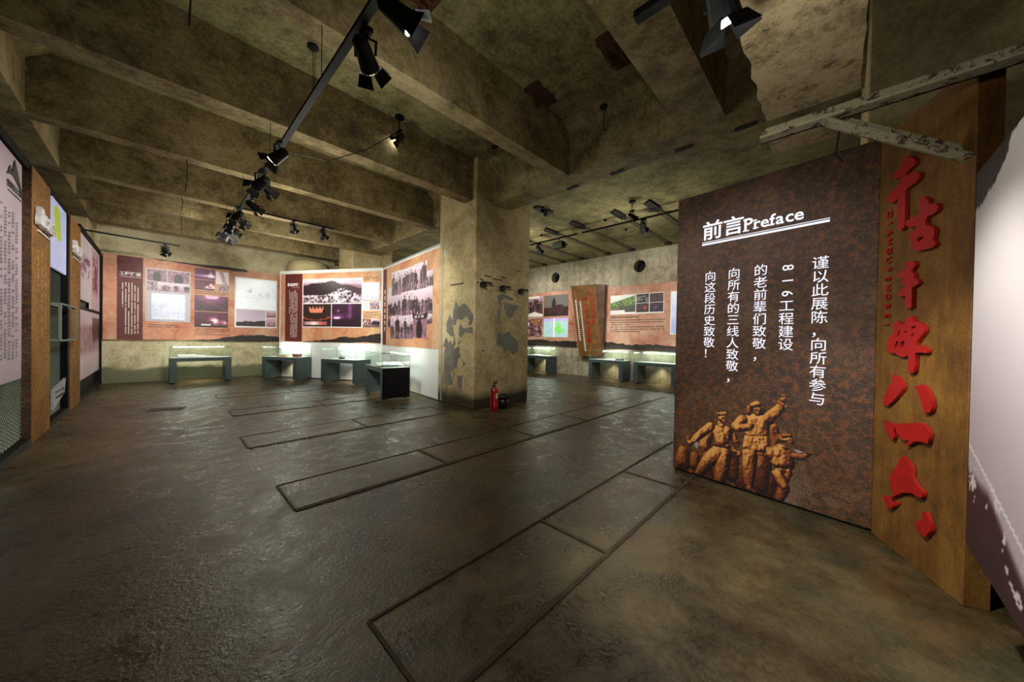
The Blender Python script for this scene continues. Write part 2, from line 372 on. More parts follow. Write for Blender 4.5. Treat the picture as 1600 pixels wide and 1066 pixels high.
def P_town(U,V,a,s):
    n=vnoise(U,V,26,14,s,3,.9); ridge=.80+.14*np.exp(-((U-.52)/.12)**2)-.05*np.cos(U*9)+.05*np.exp(-((U-.15)/.07)**2)-.22*sm(U,.75,1.0)
    sky=ramp(.6+.3*V,*MAUVE); c=np.where((V<ridge)[...,None],ramp(.15+.2*n+.25*sm(U,.6,1),'120a0c','402c34','7a5868'),sky)
    far=(V>ridge)&(V<.9-.1*np.abs(U-.3)*2); c=np.where(far[...,None],hexc('907084'),c)
    tl=.34+.28*np.exp(-((U-.68)/.18)**2); blk=sm(n,.42,.56); c=np.where((V<tl)[...,None],ramp(blk*(.75+.25*np.exp(-((U-.6)/.2)**2)),'3a2430','a894a4','ece4ee'),c); return c
def P_reactor(U,V,a,s):
    n=vnoise(U,V,12,10,s,4); c=ramp(.1+.4*n,'140c0c','3a2620','5c3c30')
    X=U-.47; crown=(V>.60)&(V<.9-.12*np.abs(np.sin(U*26)))&(np.abs(X)<.2+.22*(V-.55)); hol=(np.sin(U*70)*np.sin(V*55)>.45)
    c=np.where(crown[...,None],np.where(hol[...,None],hexc('2a1410'),ramp(.5+.5*n,'8a3420','d0785a','e8a080')),c)
    ring=np.abs(np.sqrt(((U-.47)/.45)**2+((V-.42)/.13)**2)-1)<.12; c=np.where((ring&(V<.44))[...,None],ramp(n,'7a2820','c86450'),c)
    c=np.where(((V<.2)&(V>.06)&(U>.05)&(U<.85))[...,None],ramp(sm(U,.0,.8),'b07080','f4ece4','b04a58'),c); return c
def P_tunnel(U,V,a,s):
    n=vnoise(U,V,8,5,s,5); t=.12+.25*n*sm(V,.3,.6)+.9*np.exp(-((U-.18)/.13)**2-((V-.38)/.05)**2)+.6*np.exp(-((U-.22)/.06)**2-((V-.7)/.05)**2)+.35*np.exp(-((V-.45)/.12)**2)*sm(1-U,.1,.8)+.3*np.exp(-((U-.62)/.08)**2)*(V>.35)
    return ramp(t,'1c0f16','3c1c38','80447c','e8d4f0')
def P_officials(U,V,a,s):
    n=vnoise(U,V,9,9,s,3); c=ramp(.4+.5*V,'3c1c28','7c5060','c8b8c4'); c=people(U,V,6,s,a,.1,.62,bg=c,dark='120c12',lightc='c89080',rows=2)
    t=(V<.24-.35*np.abs(U-.6)); c=np.where((t|((V<.12)&(V>.05)))[...,None],hexc('f0eee6'),c); return np.where(((V>.9)&(np.abs(U-.5)<.35))[...,None],hexc('f2ece8'),c)
def P_meeting(U,V,a,s):
    n=vnoise(U,V,14,12,s,4,.8); c=ramp((n-.5)*2+.42,'22101a','6a3c40','a88484','f0e8e8'); w=((U-.28)**2/.008+(V-.72)**2/.012)<1; c=np.where(w[...,None],hexc('e8e4ee'),c)
    w=((U-.68)**2+(V-.8)**2/1.5)<.018; return np.where(w[...,None],hexc('a87038'),c)
def P_tower(U,V,a,s):
    n=vnoise(U,V,8,8,s,4); c=ramp(.75+.25*V,'2a2420','5a5450','6e6a64','6a6862'); b=(V<.42+.12*sm(U,.4,.6)-.1*(U>.8)); c=np.where(b[...,None],ramp(n,'1c1014','4a2c30'),c)
    t=(np.abs(U-.42)<.085)&(V<.72)|(np.abs(U-.43)<.045)&(V<.88); c=np.where(t[...,None],hexc('241418'),c); return np.where(((V<.45)&(V>.15)&(U>.35)&(U<.8))[...,None],ramp(n,'30141a','58262c'),c)
def P_map(U,V,a,s):
    n=vnoise(U,V,6,5,s,5,.65); c=ramp(.3+.6*n,'8cc0c0','a8d0d8','d8e8e0'); g=sm(n+.35*np.exp(-((U-.62)/.2)**2-((V-.4)/.25)**2),.62,.75)[...,None]; c=c*(1-g)+hexc('80e060')*g
    b=sm(V,.75,.95)[...,None]; c=c*(1-b)+hexc('b8a8ec')*b; return np.where((np.abs(U-.44)<.02)[...,None],hexc('eef4ff'),c)
def P_hill(U,V,a,s):
    n=vnoise(U,V,22,14,s,4,.8); h=.55+.4*U; c=ramp(V,'c8d0c8','e8ece8'); g=ramp((n-.5)*1.8+.5+.15*(V-.5),'24361c','5c7c38','a0b860'); c=np.where((V<h)[...,None],g,c)
    d=sm(.42-V,.0,.12)*sm(U,.25,.45); c=c*(1-.65*d[...,None])+hexc('2c1c34')*.65*d[...,None]; w=(V<.12)&(U<.6); c=np.where(w[...,None],hexc('e8e0dc'),c)
    return np.where(((np.abs(U-.2)<.14)&(np.abs(V-.2)<.07))[...,None],ramp(n,'3c2428','c09898'),c)
def glow(c1,cx,cy):
    def f(U,V,a,s):
        n=vnoise(U,V,12,10,s,4,.8); g=np.exp(-((U-cx)/.12)**2-((V-cy)/.18)**2)[...,None]; return ramp(.2+.4*n,'1e1016','3c2430','584048')*(1-g)+hexc(c1)*g
    return f
def P_dots(U,V,a,s):
    n=vnoise(U,V,20,14,s,2); return np.where(((n>.68)&(np.abs(V-.5)<.3))[...,None],hexc('d8d4dc'),ramp(.3*n+.2,'1e1216','4c3438'))
def P_lines(U,V,a,s): return ramp(.35+.3*(np.sin(U*60)>.3)*(V>.2),'20141a','4c3840','70585c')
def P_blue(U,V,a,s): return ramp(.3+.5*V+.3*vnoise(U,V,3,8,s,3),'6a70b0','a8b0e0','e8ecf8')
def P_pale(U,V,a,s): return ramp(.4+.6*vnoise(U,V,3,3,s,3),'9aa6a4','b8c4c4','ccd4d4')
def P_chinamap(U,V,a,s):
    n=vnoise(U,V,4,10,s,4); c=ramp(.5+.3*n,'9098d0','b0b8ea','c8cef6'); g=(np.abs(U-.38+.2*(V-.6))<.22*sm(V,.42,.5)*(1-sm(V,.86,.97))*(.6+n*.8)+.0)&(V>.4)
    c=np.where(g[...,None],hexc('a8c038'),c); l=(V<.36)&(np.sin(V*120)>.5)&(U>.12)&(U<.12+.6*vnoise(U*0,V,2,20,s,1)); return np.where(l[...,None],hexc('7c84c0'),c)
def P_pinkboard(U,V,a,s): return ramp(.3+.35*V+.2*vnoise(U,V,2,4,s,3),'9c90a0','b4a0b4','c4b0c4','ccbccc')
def P_sketch(U,V,a,s):
    n=vnoise(U,V,6,14,s,5,.75); m=sm(V,.3,.45)*(1-sm(V,.6,.8)); return ramp(.88-.9*m*sm(n,.42,.62),'2e1824','8a4868','c8a8bc','dcd6da')
def P_sketch2(U,V,a,s):
    n=vnoise(U,V,4,16,s,5,.7); m=sm(.95-V,.0,.2)*sm(V,.2,.35)*(1-sm(np.abs(U-.45),.2,.35)); c=ramp(.85-.8*m*sm(n,.35,.55),'5a1830','b04868','c898ac','d8d0d8'); return c
def P_workers(U,V,a,s):
    n=vnoise(U,V,12,8,s,5,.75); m=sm(V,.3,.4)*(1-sm(V,.72,.85)); r=sm(U,.55,.62)*sm(V,.45,.7); return ramp(.82-.55*m*n*1.4-.6*r*(V<.92),'3c1c28','946878','c8a8b8','dccfd8')
def P_panelbg(U,V,a,s):
    """big pale print with torn dark edges"""
    e=np.interp(U,[0,.094/1.35,.186/1.35,.273/1.35,.388/1.35,.474/1.35,.581/1.35,1],[2.21,2.225,2.25,2.264,2.304,2.384,2.42,2.5]); e2=np.interp(U*1.35,[0,.175,.314,.4,.517,.589,.715,1.35],[.92,.90,.895,.86,.80,.763,.708,.60])
    Z=.56+V*(2.40-.56); n=vnoise(U,V,18,22,s,4,.8); n2=vnoise(U,V,3,4,s+1,4)
    c=ramp(.45+.5*sm(Z,.9,2.2)+.25*(n2-.5),'94808a','ac9ca4','bab0b6','c2bcbe')
    line=np.abs(Z-np.interp(U*1.35,[0,.704,1.35],[1.064,.838,.63]))<.008; c=np.where(line[...,None],hexc('dcd2d8'),c)
    dk=sm(Z,e2+.05,e2-.02)[...,None]*(.75+.5*n[...,None]); dk=np.clip(dk,0,1); c=c*(1-dk)+ramp(n,'241416','4a3038')*dk
    sp=((n>.66)&(np.abs(Z-e2)<.10)); c=np.where(sp[...,None],hexc('cdbfc6'),c)
    return np.where((Z>e+.012*(n-.5)*6)[...,None],hexc('2c2624'),c)
def picture(name,fn,parent,x0,x1,z0,z1,y=-.012,mat='print',seed=1,res=.022,th=.008,label=None):
    nx=max(4,int((x1-x0)/res)); nz=max(4,int((z1-z0)/res))
    u=np.linspace(0,1,nx+1); v=np.linspace(0,1,nz+1); U,V=np.meshgrid(u,v)
    c=np.clip(fn(U,V,(x1-x0)/(z1-z0),seed),0,1); c=np.where(c>.04045,((c+.055)/1.055)**2.4,c/12.92)
    vs=np.stack([x0+U*(x1-x0),np.full_like(U,y),z0+V*(z1-z0)],-1).reshape(-1,3)
    i=np.arange((nx+1)*(nz+1)).reshape(nz+1,nx+1); f=np.stack([i[:-1,:-1],i[:-1,1:],i[1:,1:],i[1:,:-1]],-1).reshape(-1,4)
    vs=[tuple(p) for p in vs]; f=[tuple(int(k) for k in q) for q in f]
    k=len(vs); yb=y+th; vs+=[(x0,yb,z0),(x1,yb,z0),(x1,yb,z1),(x0,yb,z1)]
    a,b,cc,d=0,nx,(nx+1)*(nz+1)-1,(nx+1)*nz
    f+=[tuple([k+1,k]+list(range(0,nx+1))),tuple([k+2,k+1]+[nx+j*(nx+1) for j in range(nz+1)]),tuple([k+3,k+2]+[d+nx-j for j in range(nx+1)]),tuple([k,k+3]+[d-j*(nx+1) for j in range(nz+1)])]
    me=bpy.data.meshes.new(name); me.from_pydata(vs,[],f); me.update()
    at=me.color_attributes.new('Col','FLOAT_COLOR','POINT'); arr=np.ones((len(vs),4),dtype=np.float32); arr[:k,:3]=c.reshape(-1,3); arr[k:,:3]=.6
    at.data.foreach_set('color',arr.ravel())
    o=link(name,me,parent,mat)
    if label: o['label']=label
    return o
CALLI = {'thousand':[[(0.332,2.911),(0.38,2.88),(0.408,2.84),(0.4,2.812),(0.359,2.81),(0.317,2.793),(0.332,2.775),(0.374,2.774),(0.416,2.758),(0.447,2.74),(0.457,2.715),(0.436,2.693),(0.391,2.684),(0.34,2.68),(0.322,2.662),(0.328,2.505),(0.325,2.403),(0.293,2.386),(0.257,2.409),(0.247,2.564),(0.249,2.639),(0.193,2.622),(0.143,2.653),(0.131,2.689),(0.184,2.719),(0.256,2.735),(0.269,2.766),(0.264,2.788),(0.218,2.795),(0.196,2.814),(0.195,2.842),(0.251,2.858),(0.29,2.892)]],'ancient':[[(0.466,2.564),(0.5,2.554),(0.53,2.522),(0.54,2.484),(0.568,2.484),(0.595,2.473),(0.612,2.444),(0.601,2.422),(0.57,2.409),(0.53,2.413),(0.514,2.391),(0.515,2.357),(0.557,2.34),(0.589,2.307),(0.587,2.268),(0.576,2.244),(0.6,2.214),(0.593,2.196),(0.554,2.189),(0.496,2.194),(0.44,2.197),(0.408,2.227),(0.392,2.274),(0.368,2.317),(0.376,2.343),(0.421,2.351),(0.438,2.374),(0.37,2.385),(0.336,2.418),(0.333,2.444),(0.4,2.444),(0.453,2.45),(0.465,2.485),(0.459,2.536)],[(0.445,2.287),(0.493,2.291),(0.501,2.279),(0.477,2.261),(0.451,2.258)]],'rich':[[(0.343,2.148),(0.418,2.136),(0.435,2.11),(0.419,2.087),(0.398,2.065),(0.432,2.041),(0.422,2.016),(0.455,2.002),(0.472,1.973),(0.44,1.96),(0.411,1.952),(0.412,1.81),(0.373,1.804),(0.351,1.82),(0.352,1.901),(0.304,1.898),(0.279,1.91),(0.284,1.938),(0.344,1.961),(0.355,1.973),(0.313,1.984),(0.312,2.017),(0.329,2.032),(0.287,2.039),(0.261,2.058),(0.279,2.073),(0.339,2.094),(0.35,2.119)]],'stele':[[(0.224,1.684),(0.286,1.724),(0.324,1.69),(0.359,1.697),(0.369,1.746),(0.42,1.747),(0.433,1.711),(0.487,1.7),(0.524,1.673),(0.531,1.639),(0.501,1.605),(0.47,1.571),(0.455,1.545),(0.513,1.541),(0.56,1.513),(0.556,1.492),(0.515,1.495),(0.457,1.492),(0.459,1.423),(0.451,1.357),(0.412,1.344),(0.394,1.365),(0.396,1.472),(0.338,1.456),(0.283,1.472),(0.263,1.485),(0.225,1.479),(0.178,1.502),(0.194,1.599),(0.239,1.627),(0.251,1.655)],[(0.277,1.617),(0.301,1.653),(0.313,1.644),(0.291,1.598)],[(0.261,1.542),(0.279,1.575),(0.298,1.566),(0.275,1.514),(0.25,1.513)],[(0.349,1.643),(0.378,1.651),(0.373,1.634),(0.356,1.625)],[(0.412,1.673),(0.455,1.684),(0.451,1.667),(0.418,1.65)],[(0.408,1.615),(0.441,1.632),(0.436,1.61),(0.414,1.606)],[(0.316,1.561),(0.352,1.579),(0.359,1.543),(0.33,1.515),(0.306,1.524)]],'eightL':[[(0.244,1.32),(0.295,1.307),(0.353,1.258),(0.354,1.228),(0.284,1.15),(0.201,1.075),(0.155,1.083),(0.154,1.122),(0.205,1.214),(0.243,1.263)]],'eightR':[[(0.459,1.26),(0.516,1.279),(0.557,1.256),(0.599,1.201),(0.61,1.148),(0.595,1.107),(0.543,1.091),(0.527,1.15),(0.489,1.224)]],'one':[[(0.166,0.955),(0.249,0.949),(0.504,1.017),(0.566,1.001),(0.594,0.969),(0.583,0.894),(0.522,0.894),(0.466,0.877),(0.408,0.828),(0.392,0.833),(0.429,0.873),(0.36,0.859),(0.31,0.895),(0.275,0.936),(0.283,0.875),(0.271,0.832),(0.227,0.854),(0.181,0.9)]],'six1':[[(0.367,0.746),(0.434,0.715),(0.458,0.688),(0.452,0.634),(0.497,0.593),(0.554,0.565),(0.549,0.524),(0.514,0.509),(0.464,0.518),(0.374,0.483),(0.262,0.397),(0.244,0.395),(0.294,0.442),(0.259,0.477),(0.247,0.549),(0.303,0.645)]],'six2':[[(0.177,0.372),(0.218,0.39),(0.263,0.366),(0.329,0.396),(0.265,0.313),(0.221,0.308)]],'six3':[[(0.552,0.429),(0.585,0.445),(0.613,0.393),(0.631,0.353),(0.584,0.276),(0.55,0.276),(0.485,0.328),(0.547,0.371)]]}
FIGS=[(0.3,0,[(0.634,0.39,0.0537),(0.639,0.137,0.0802)]),(0.25,0,[(0.889,0.388,0.0861),(0.895,0.101,0.0859)]),(0.3,0,[(0.737,0.219,0.0649),(0.729,0.067,0.0779)]),(0.3,0,[(0.972,0.2,0.0599),(0.955,0.052,0.0723)]),(0.3,0,[(0.377,0.131,0.0583),(0.404,0.032,0.0721)]),(0.62,1,[(0.122,0.249,0.066),(0.111,0.118,0.0944)]),(0.6,1,[(0.252,0.229,0.0515),(0.248,0.117,0.0546)]),(0.7,1,[(0.069,0.119,0.048),(0.049,0.041,0.0403)]),(0.8,1,[(0.216,0.031,0.0337),(0.182,0.048,0.0248)]),(0.6,1,[(0.167,0.416,0.0249),(0.181,0.433,0.0186)]),(0.62,1,[(0.381,0.536,0.061),(0.353,0.367,0.066),(0.362,0.261,0.0367)]),(0.6,1,[(0.613,0.589,0.0406),(0.66,0.499,0.0347),(0.677,0.453,0.0212)]),(0.85,2,[(0.507,0.355,0.0767),(0.388,0.201,0.0696),(0.296,0.043,0.0419)]),(0.85,2,[(0.549,0.354,0.0757),(0.534,0.193,0.0692),(0.514,0.017,0.0586)]),(0.8,3,[(0.509,0.578,0.0697),(0.523,0.477,0.0722)]),(0.9,3,[(0.567,0.591,0.0576),(0.574,0.528,0.0493)]),(0.88,3,[(0.479,0.552,0.048),(0.491,0.548,0.0422)]),(0.88,3,[(0.571,0.573,0.0466),(0.562,0.562,0.0413)]),(0.5,4,[(0.458,0.421,0.0228),(0.588,0.429,0.0219)]),(0.8,4,[(0.507,0.663,0.0308),(0.519,0.639,0.0349)]),(0.95,5,[(0.524,0.718,0.0431),(0.542,0.702,0.0353)]),(0.9,6,[(0.487,0.757,0.0206),(0.557,0.779,0.0201),(0.575,0.763,0.0113)]),(1,7,[(0.552,0.724,0.0101),(0.559,0.702,0.0113)]),(0.35,7,[(0.533,0.727,0.0076),(0.54,0.728,0.0063)]),(0.4,7,[(0.542,0.679,0.0051),(0.559,0.683,0.005)]),(1,4,[(0.411,0.609,0.0461),(0.267,0.454,0.0392),(0.216,0.386,0.0261)]),(0.95,5,[(0.196,0.367,0.0309),(0.175,0.376,0.0227)]),(1,5,[(0.236,0.391,0.0111),(0.255,0.403,0.0083)]),(0.75,4,[(0.651,0.395,0.0241),(0.69,0.39,0.0264)]),(0.7,5,[(0.701,0.371,0.012),(0.679,0.358,0.0121)]),(0.5,1,[(0.971,0.719,0.0539),(0.998,0.596,0.0452),(0.99,0.488,0.0298)]),(0.8,2,[(0.786,0.407,0.0701),(0.784,0.259,0.0638),(0.782,0.098,0.041)]),(0.95,3,[(0.793,0.052,0.0332),(0.835,0.031,0.0277)]),(0.5,1,[(0.889,0.424,0.0592),(0.881,0.289,0.0544),(0.855,0.099,0.0325)]),(0.9,3,[(0.785,0.745,0.0612),(0.787,0.617,0.051)]),(0.92,3,[(0.826,0.76,0.0629),(0.829,0.627,0.0529)]),(0.95,3,[(0.872,0.769,0.0619),(0.869,0.636,0.0521)]),(0.9,3,[(0.902,0.763,0.0491),(0.899,0.643,0.0418)]),(1,3,[(0.773,0.564,0.0411),(0.748,0.465,0.0311)]),(1,3,[(0.802,0.571,0.0432),(0.785,0.463,0.0333)]),(1,3,[(0.83,0.578,0.0428),(0.825,0.469,0.0328)]),(1,3,[(0.86,0.586,0.0424),(0.865,0.478,0.0324)]),(1,3,[(0.885,0.592,0.042),(0.903,0.486,0.032)]),(1,3,[(0.905,0.597,0.0368),(0.929,0.498,0.0268)]),(0.45,4,[(0.751,0.598,0.0117),(0.924,0.639,0.011)]),(0.45,4,[(0.833,0.774,0.0063),(0.836,0.64,0.0063)]),(0.45,4,[(0.85,0.595,0.005),(0.852,0.487,0.005)]),(0.7,4,[(0.716,0.738,0.0549),(0.662,0.657,0.0505)]),(0.75,5,[(0.674,0.641,0.0387),(0.749,0.67,0.033),(0.786,0.688,0.0257)]),(0.8,6,[(0.796,0.705,0.014),(0.781,0.665,0.0117)]),(0.6,3,[(0.931,0.793,0.0547),(0.988,0.863,0.05),(1.034,0.935,0.0399)]),(0.75,4,[(1.019,0.973,0.0189),(1.075,0.937,0.0185)]),(0.95,5,[(1.046,1.007,0.0277),(1.055,1.02,0.0255)]),(0.95,6,[(1.027,1.027,0.0097),(1.02,1.041,0.0075)]),(0.95,6,[(1.046,1.036,0.0096),(1.045,1.054,0.0075)]),(0.95,6,[(1.061,1.038,0.0096),(1.068,1.057,0.0074)]),(0.9,6,[(1.073,1.03,0.0095),(1.085,1.048,0.0074)]),(0.6,5,[(0.777,0.873,0.0304),(0.767,0.822,0.0235)]),(0.6,5,[(0.874,0.89,0.0249),(0.878,0.843,0.0204)]),(0.95,6,[(0.844,0.867,0.0343),(0.848,0.837,0.0251)]),(0.8,7,[(0.802,0.908,0.0278),(0.853,0.929,0.0296)]),(0.85,7,[(0.818,0.931,0.0185),(0.838,0.944,0.0161)]),(1,8,[(0.855,0.869,0.0091),(0.859,0.844,0.0103)]),(0.35,8,[(0.834,0.869,0.0069),(0.841,0.87,0.0057)]),(0.35,8,[(0.87,0.872,0.0057),(0.875,0.873,0.0057)]),(0.4,8,[(0.848,0.825,0.0046),(0.865,0.828,0.0046)]),(0.72,4,[(1.019,0.496,0.0495),(1.016,0.379,0.0472)]),(0.75,4,[(1.056,0.518,0.0559),(1.058,0.391,0.0512)]),(0.7,4,[(1.088,0.504,0.0461),(1.095,0.403,0.0437)]),(0.7,3,[(1.111,0.476,0.0343),(1.113,0.385,0.0411)]),(0.65,4,[(0.976,0.484,0.0407),(0.967,0.446,0.0433)]),(0.9,5,[(1.015,0.46,0.0302),(1.032,0.523,0.0257),(1.078,0.536,0.019)]),(0.95,6,[(1.064,0.549,0.0149),(1.087,0.544,0.0126)]),(0.6,4,[(1.134,0.482,0.0363),(1.195,0.487,0.0289),(1.245,0.531,0.0218)]),(0.95,6,[(1.237,0.545,0.012),(1.258,0.546,0.0099)]),(0.8,7,[(1.114,0.574,0.0104),(1.211,0.549,0.0091),(1.307,0.535,0.0068)]),(0.95,6,[(1.097,0.63,0.0419),(1.111,0.611,0.0313)]),(0.6,5,[(1.063,0.629,0.0424),(1.076,0.65,0.038)]),(0.75,7,[(1.062,0.656,0.0212),(1.114,0.67,0.0188)]),(1,8,[(1.122,0.636,0.0073),(1.127,0.615,0.0093)]),(0.35,8,[(1.108,0.633,0.0063),(1.114,0.634,0.0052)]),(0.8,3,[(1.045,0.341,0.0526),(1.091,0.333,0.0403)]),(1,5,[(1.018,0.274,0.0452),(1.076,0.178,0.0443),(1.09,0.149,0.0315)]),(0.8,4,[(1.072,0.142,0.0464),(1.037,0.036,0.0399)]),(0.6,3,[(1.101,0.313,0.0344),(1.084,0.239,0.0323)])]
GAPS=[[(1.141,0.549),(1.176,0.551),(1.216,0.536),(1.177,0.517),(1.155,0.522)],[(0.232,0.362),(0.275,0.404),(0.291,0.371),(0.281,0.313),(0.25,0.333)]]
LPATCH=[[(6.274,2.378),(6.163,2.229),(5.957,2.297),(5.803,2.179),(5.653,2.032),(5.638,1.924),(5.745,1.802),(5.819,1.819),(5.772,1.912),(5.899,2.01),(6.051,1.918),(6.21,1.955),(6.3,1.809),(6.397,1.827),(6.367,1.744),(6.294,1.547),(6.446,1.553),(6.633,1.678),(6.624,1.881),(6.501,2.071),(6.399,1.926),(6.378,2.157)],[(6.075,1.855),(5.995,1.741),(5.671,1.77),(5.655,1.615),(5.916,1.662),(6.08,1.533),(6.148,1.597),(6.126,1.791)],[(6.644,1.535),(6.469,1.362),(6.638,1.272),(6.756,1.337)],[(6.308,1.563),(6.264,1.416),(6.328,1.283),(6.385,1.331)],[(6.079,1.485),(6.142,1.37),(6.183,1.402)],[(6.694,1.219),(6.467,1.278),(6.328,1.266),(6.168,1.337),(6.111,1.177),(6.082,1.072),(6.632,1.042)],[(6.683,1.231),(6.468,1.472),(6.268,1.189),(6.086,1.366),(6.212,0.849),(6.451,0.773),(6.346,0.463),(6.541,0.413),(6.695,0.515)],[(5.987,1.033),(5.896,0.983),(5.983,0.894)],[(6.18,0.68),(5.996,0.697),(6.013,0.274),(6.17,0.282)],[(6.769,0.568),(6.724,0.452),(6.765,0.418)]]
FPATCH=[[(5.293,2.493),(5.498,2.563),(5.689,2.516),(5.837,2.479),(5.813,2.434),(5.547,2.46),(5.432,2.399),(5.399,2.306),(5.361,2.303),(5.351,2.417)],[(5.355,2.245),(5.424,2.234),(5.416,2.076),(5.373,1.958),(5.431,1.912),(5.421,1.862),(5.317,1.907),(5.311,2.168)],[(5.526,2.358),(5.992,2.328),(5.994,2.259),(5.869,2.19),(5.811,2.04),(5.726,2.007),(5.615,2.071),(5.553,2.218)],[(5.345,1.678),(5.496,1.64),(5.709,1.695),(5.784,1.603),(5.885,1.553),(6.014,1.432),(6.019,1.24),(5.869,1.157),(5.768,1.244),(5.623,1.247),(5.553,1.181),(5.515,1.315),(5.307,1.383),(5.309,1.579)],[(5.331,1.784),(5.355,1.76),(5.328,1.735)]]

PW=[120,50,80,160,110,80,80,80,80,60,60,60,60,120,120,120,80,95]

# ================================================================== structure
HP=math.pi/2
fl=struct(box('floor','floor',-3,13.5,-5,16.5,-.2,0))
# trench covers and steel edge strips let into the floor
def cover(x0,x1,y0,y1,h=.004):
    MB().box(x0+.03,x1-.03,y0+.03,y1-.03,-.01,h).build('concrete_cover','floor',fl)
def strip(x0,y0,x1,y1,w=.035,name='steel_edge',mat='rust_line'):
    d=Vector((x1-x0,y1-y0)); d.normalize(); n=Vector((-d.y,d.x))*w/2; b=MB()
    p=[(x0+n.x,y0+n.y),(x1+n.x,y1+n.y),(x1-n.x,y1-n.y),(x0-n.x,y0-n.y)]
    b.prism(p,'z',-.01,.006+.002*((x0*7+y0*3)%1)); b.build(name,mat,fl)
rows=[(1.17,1.80),(3.41,4.09),(5.69,6.40),(8.09,8.72),(10.49,11.15)]
for k,(a,b) in enumerate(rows):
    xs=[.83,2.44,4.10] if k in (1,2) else ([.79,2.25,3.79,5.42] if k==0 else [.95,2.5,4.05])
    xs=xs+([5.65,7.1,8.6] if k==1 else [])
    for i in range(len(xs)-1):
        cover(xs[i],xs[i+1],a,b,.0012 if k==0 else .004)
    mt='faint_line' if k==0 else 'rust_line'
    for x in xs: strip(x,a,x,b,.022,mat=mt)
    strip(xs[0],a,xs[-1],a,.03 if k==0 else .045,mat=mt); strip(xs[0],b,xs[-1],b,.02,mat=mt)
strip(.83,3.39,9.6,3.39,.03)
strip(-.15,9.75,.35,9.6,.3,'steel_plate')
# walls
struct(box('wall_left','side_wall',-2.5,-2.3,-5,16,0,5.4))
struct(box('wall_far','far_plaster',-2.5,12.6,15.5,15.7,0,5.6))
struct(box('wall_back','side_wall',-3,13,-5.2,-5,0,5.6))
# right wall with two round pipe openings
cu=bpy.data.curves.new('w','CURVE'); cu.dimensions='2D'; cu.fill_mode='BOTH'; cu.extrude=.15
def spl(pts):
    s=cu.splines.new('POLY'); s.points.add(len(pts)-1); s.use_cyclic_u=True
    for p,q in zip(s.points,pts): p.co=(q[0],q[1],0,1)
spl([(-5,0),(15.5,0),(15.5,5.6),(-5,5.6)])
for cy in (9.24,5.38): spl([(cy+.23*math.cos(a*math.pi/12),4.29+.23*math.sin(a*math.pi/12)) for a in range(24)])
wr=curve_obj('wall_right',cu,'right_plaster',None,Matrix.Translation((12.5,0,0))@Matrix(((0,0,1,0),(1,0,0,0),(0,1,0,0),(0,0,0,1)))); struct(wr)
for cy in (9.24,5.38):
    b=MB(); n=24
    for r0,r1,x0,x1 in ((.23,.23,12.35,12.9),):
        i=len(b.v); b.v+=[(x,cy+.23*math.cos(2*math.pi*j/n),4.29+.23*math.sin(2*math.pi*j/n)) for x in (x0,x1) for j in range(n)]
        b.f+=[(i+j,i+(j+1)%n,i+n+(j+1)%n,i+n+j) for j in range(n)]; b.f.append(tuple(range(i+n,i+2*n)))
    b.build('pipe_sleeve','char_black',wr)
# ceiling slabs, girders, beams
struct(box('ceiling','ceiling_concrete',-2.5,5.6,-5,15.6,5.4,5.6))
struct(box('ceiling_right_bay','ceiling_concrete',5.6,12.6,-5,15.6,4.88,5.1))
struct(box('girder_middle','beam_concrete',5.12,5.62,-5,15.5,4.5,5.4))
struct(box('girder_left','beam_concrete',-2.1,-1.28,-5,15.5,4.5,5.4))
for a,b in ((-3.6,-3.1),(-1.2,-.7),(1.12,1.64),(3.57,3.83),(5.72,6.0),(7.97,8.22),(10.27,10.52),(12.05,12.3),(14.3,14.6)):
    struct(box('ceiling_beam','beam_concrete',-1.28,5.12,a,b,4.5,5.4))
def haunch(name,xa,xb):
    MBo=MB().prism([(xa,5.4),(xb,5.4),(xa,5.22)],'y',-5,15.5).build(name,'beam_concrete'); struct(MBo)
haunch('haunch_middle',5.12,4.92); haunch('haunch_left',-1.28,-1.08)
# columns
def column(y0,y1,x0=4.66,x1=6.4,top=4.5,nm='column'):
    c=box(nm,'column_plaster',x0,x1,y0,y1,0,5.4 if nm=='column' else top,None,.012); struct(c); return c
c1=column(5.6,6.95)
c0=column(-1.45,-.16); c2=column(12.26,13.6,4.66,6.1)
column(14.2,15.5,-2.2,-1.32)
# bare render where the column's plaster has fallen off, a few millimetres proud in ragged patches
def jag(pl,k=2,amp=.012,seed=1):
    r=random.Random(seed); out=[]
    for i,p in enumerate(pl):
        q=pl[(i+1)%len(pl)]
        for j in range(k):
            t=j/k; out.append((p[0]+(q[0]-p[0])*t+(r.random()-.5)*amp*2*(j>0),p[1]+(q[1]-p[1])*t+(r.random()-.5)*amp*2*(j>0)))
    return out
def on_left(pl): return Matrix(((0,0,1,0),(1,0,0,0),(0,1,0,0),(0,0,0,1)))
for i,pl in enumerate(LPATCH):
    cu=bpy.data.curves.new('p','CURVE'); cu.dimensions='2D'; cu.fill_mode='BOTH'; cu.extrude=.002
    spl2=cu.splines.new('POLY'); P=jag(pl,3,.012,i); spl2.points.add(len(P)-1); spl2.use_cyclic_u=True
    for p,q in zip(spl2.points,P): p.co=(q[0],q[1],0,1)
    curve_obj('bare_patch',cu,'peeled_render',c1,Matrix.Translation((4.66-.0006*i,0,0))@on_left(None))
for i,pl in enumerate(FPATCH):
    face_poly('bare_patch','peeled_render',jag(pl,3,.012,i+20),5.6-.0006*i,c1,.004)
for (y,z,l,a) in ((6.35,2.74,.7,.04),):
    MB().box(4.655,4.66,y-.35,y+.15,z-.012,z+.012).build('scar','char_black',c1)
